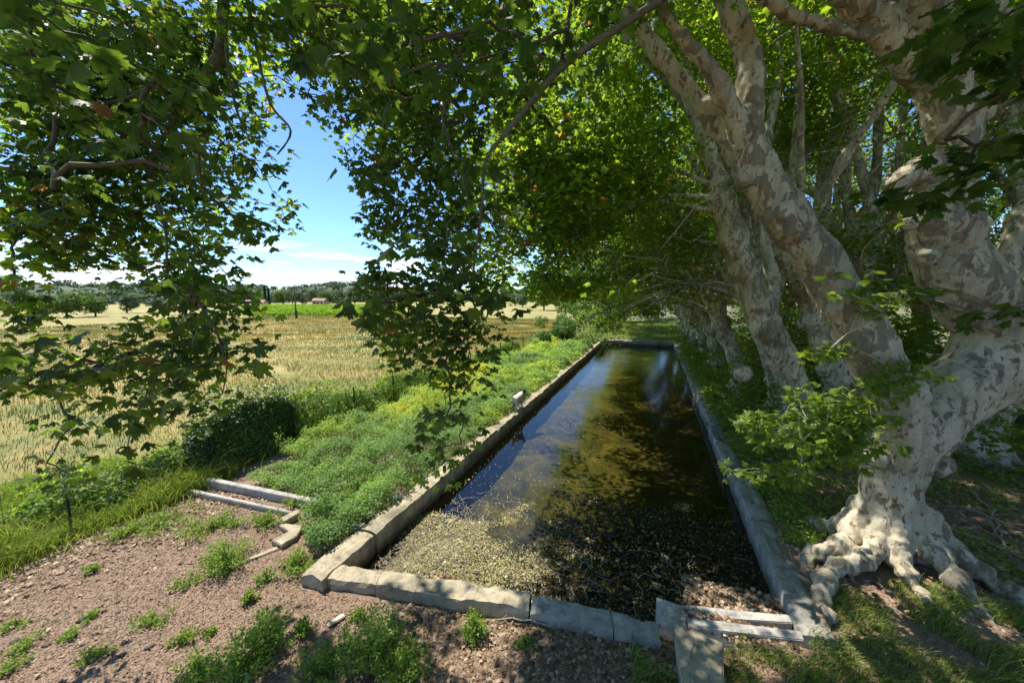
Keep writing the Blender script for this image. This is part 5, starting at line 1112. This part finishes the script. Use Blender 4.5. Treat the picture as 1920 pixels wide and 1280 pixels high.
# shrubs at the far end of the avenue and left of the basin's end
for i, (x, y, s) in enumerate([(-9.5, 33, .28), (-8.3, 37, .35), (-9.8, 41, .45), (-6.5, 50, .6), (-2, 72, .9), (1, 78, 1.0), (-6, 70, .9), (6, 74, 1.0), (-11, 60, .7), (-14, 75, .9)]):
    t = empty('shrub', (x, y, 0), i); t.scale = (s, s, s); tag(t, ['grey green shrub nearest on the left side of the basin', 'low shrub near the far left basin corner', 'shrub behind the far left basin corner', 'bright shrub beyond the far end wall', 'sunlit shrub closing the far end of the avenue', 'shrub at the vanishing point of the tree row', 'shrub left of the avenue end', 'shrub right of the avenue end, behind the trunks', 'bushy growth beside the field past the basin', 'bushy growth at the far field corner behind the leaves'][i], 'shrub'); link('foliage', vb[i % 3], None, t)
for i, (x, y, sc_) in enumerate([(6.5, 16.5, .8), (7.0, 23, .9), (6.4, 29.5, .9), (12.5, 17, 1.1), (12.8, 22.5, 1.2), (13.2, 28.5, 1.3), (12.5, 35, 1.4), (7, 36.5, 1.0), (6.8, 44, 1.2), (12, 44, 1.6), (1.0, 50, .8), (-3, 47, .6)]):
    t = empty('shrub', (x, y, .1), i*2.1); t.scale = (sc_*1.6, sc_*1.1, sc_); tag(t, 'leafy green undergrowth shrub between the trunks of the plane trees' if i < 10 else ['bright undergrowth bush beyond the far basin wall at the tree row', 'bright undergrowth bush beyond the far left basin corner'][i-10], 'shrub', 'undergrowth under the plane trees' if i < 10 else None)
    link('foliage', variants[i % 3][2], None, t)
for i, (x, y, k, lab) in enumerate([(3.35, 11.2, .62, 'leafy bush of plane shoots leaning on the right basin wall, nearest the huge tree'), (3.2, 14.6, .8, 'tall dark leafy bush on the bank, second along the right basin wall'), (3.3, 18.0, .8, 'leafy bush on the bank between the hollow tree and the next one'), (3.2, 22.5, .7, 'leafy bush overhanging the middle of the right basin wall'), (3.3, 29, .7, 'small looking leafy bush towards the far right basin corner')]):
    t = empty('bank_bush', (x, y, .15), i*2.6); t.scale = (k, k*1.1, k*.95); tag(t, lab, 'bush', 'leafy bushes along the right basin wall'); link('foliage', variants[(i+1) % 3][2], None, t)
# woodland behind the back row
wd = [tree_mesh(9, 15, 11000, .24, 31), tree_mesh(8, 13, 9500, .24, 32)]
for m in wd: m.materials.append(M_leaf)
wl_ = ['dark bushy tree closing the wood at right, nearest the viewer', 'dark bushy tree closing the wood behind the rubble wall']
for i, (x, y) in enumerate([(20, 8), (22, 15), (20, 22.5), (21, 30), (18, 38), (15, 47), (9, 58), (22, 44), (28, 20), (13.5, 62), (29, 8), (-1, 85), (8, 84), (28, 32)]):
    t = empty('tree', (x, y, 0), i*1.3); s = 1.0+.1*math.sin(i*3); t.scale = (s, s, s); tag(t, wl_[i] if i < 2 else 'dark bushy tree closing the back of the wood on the right' if i not in (11, 12) else ['tree closing the far end of the avenue, left one', 'tree closing the far end of the avenue, right one'][i-11], 'tree', None if i < 2 or i in (11, 12) else 'dark bushy trees at the back of the wood')
    link('crown', wd[i % 2], None, t); link('trunk', tmm, None, t)
print('objects', len(C.objects), 'tris', sum(len(m.polygons) for m in bpy.data.meshes))
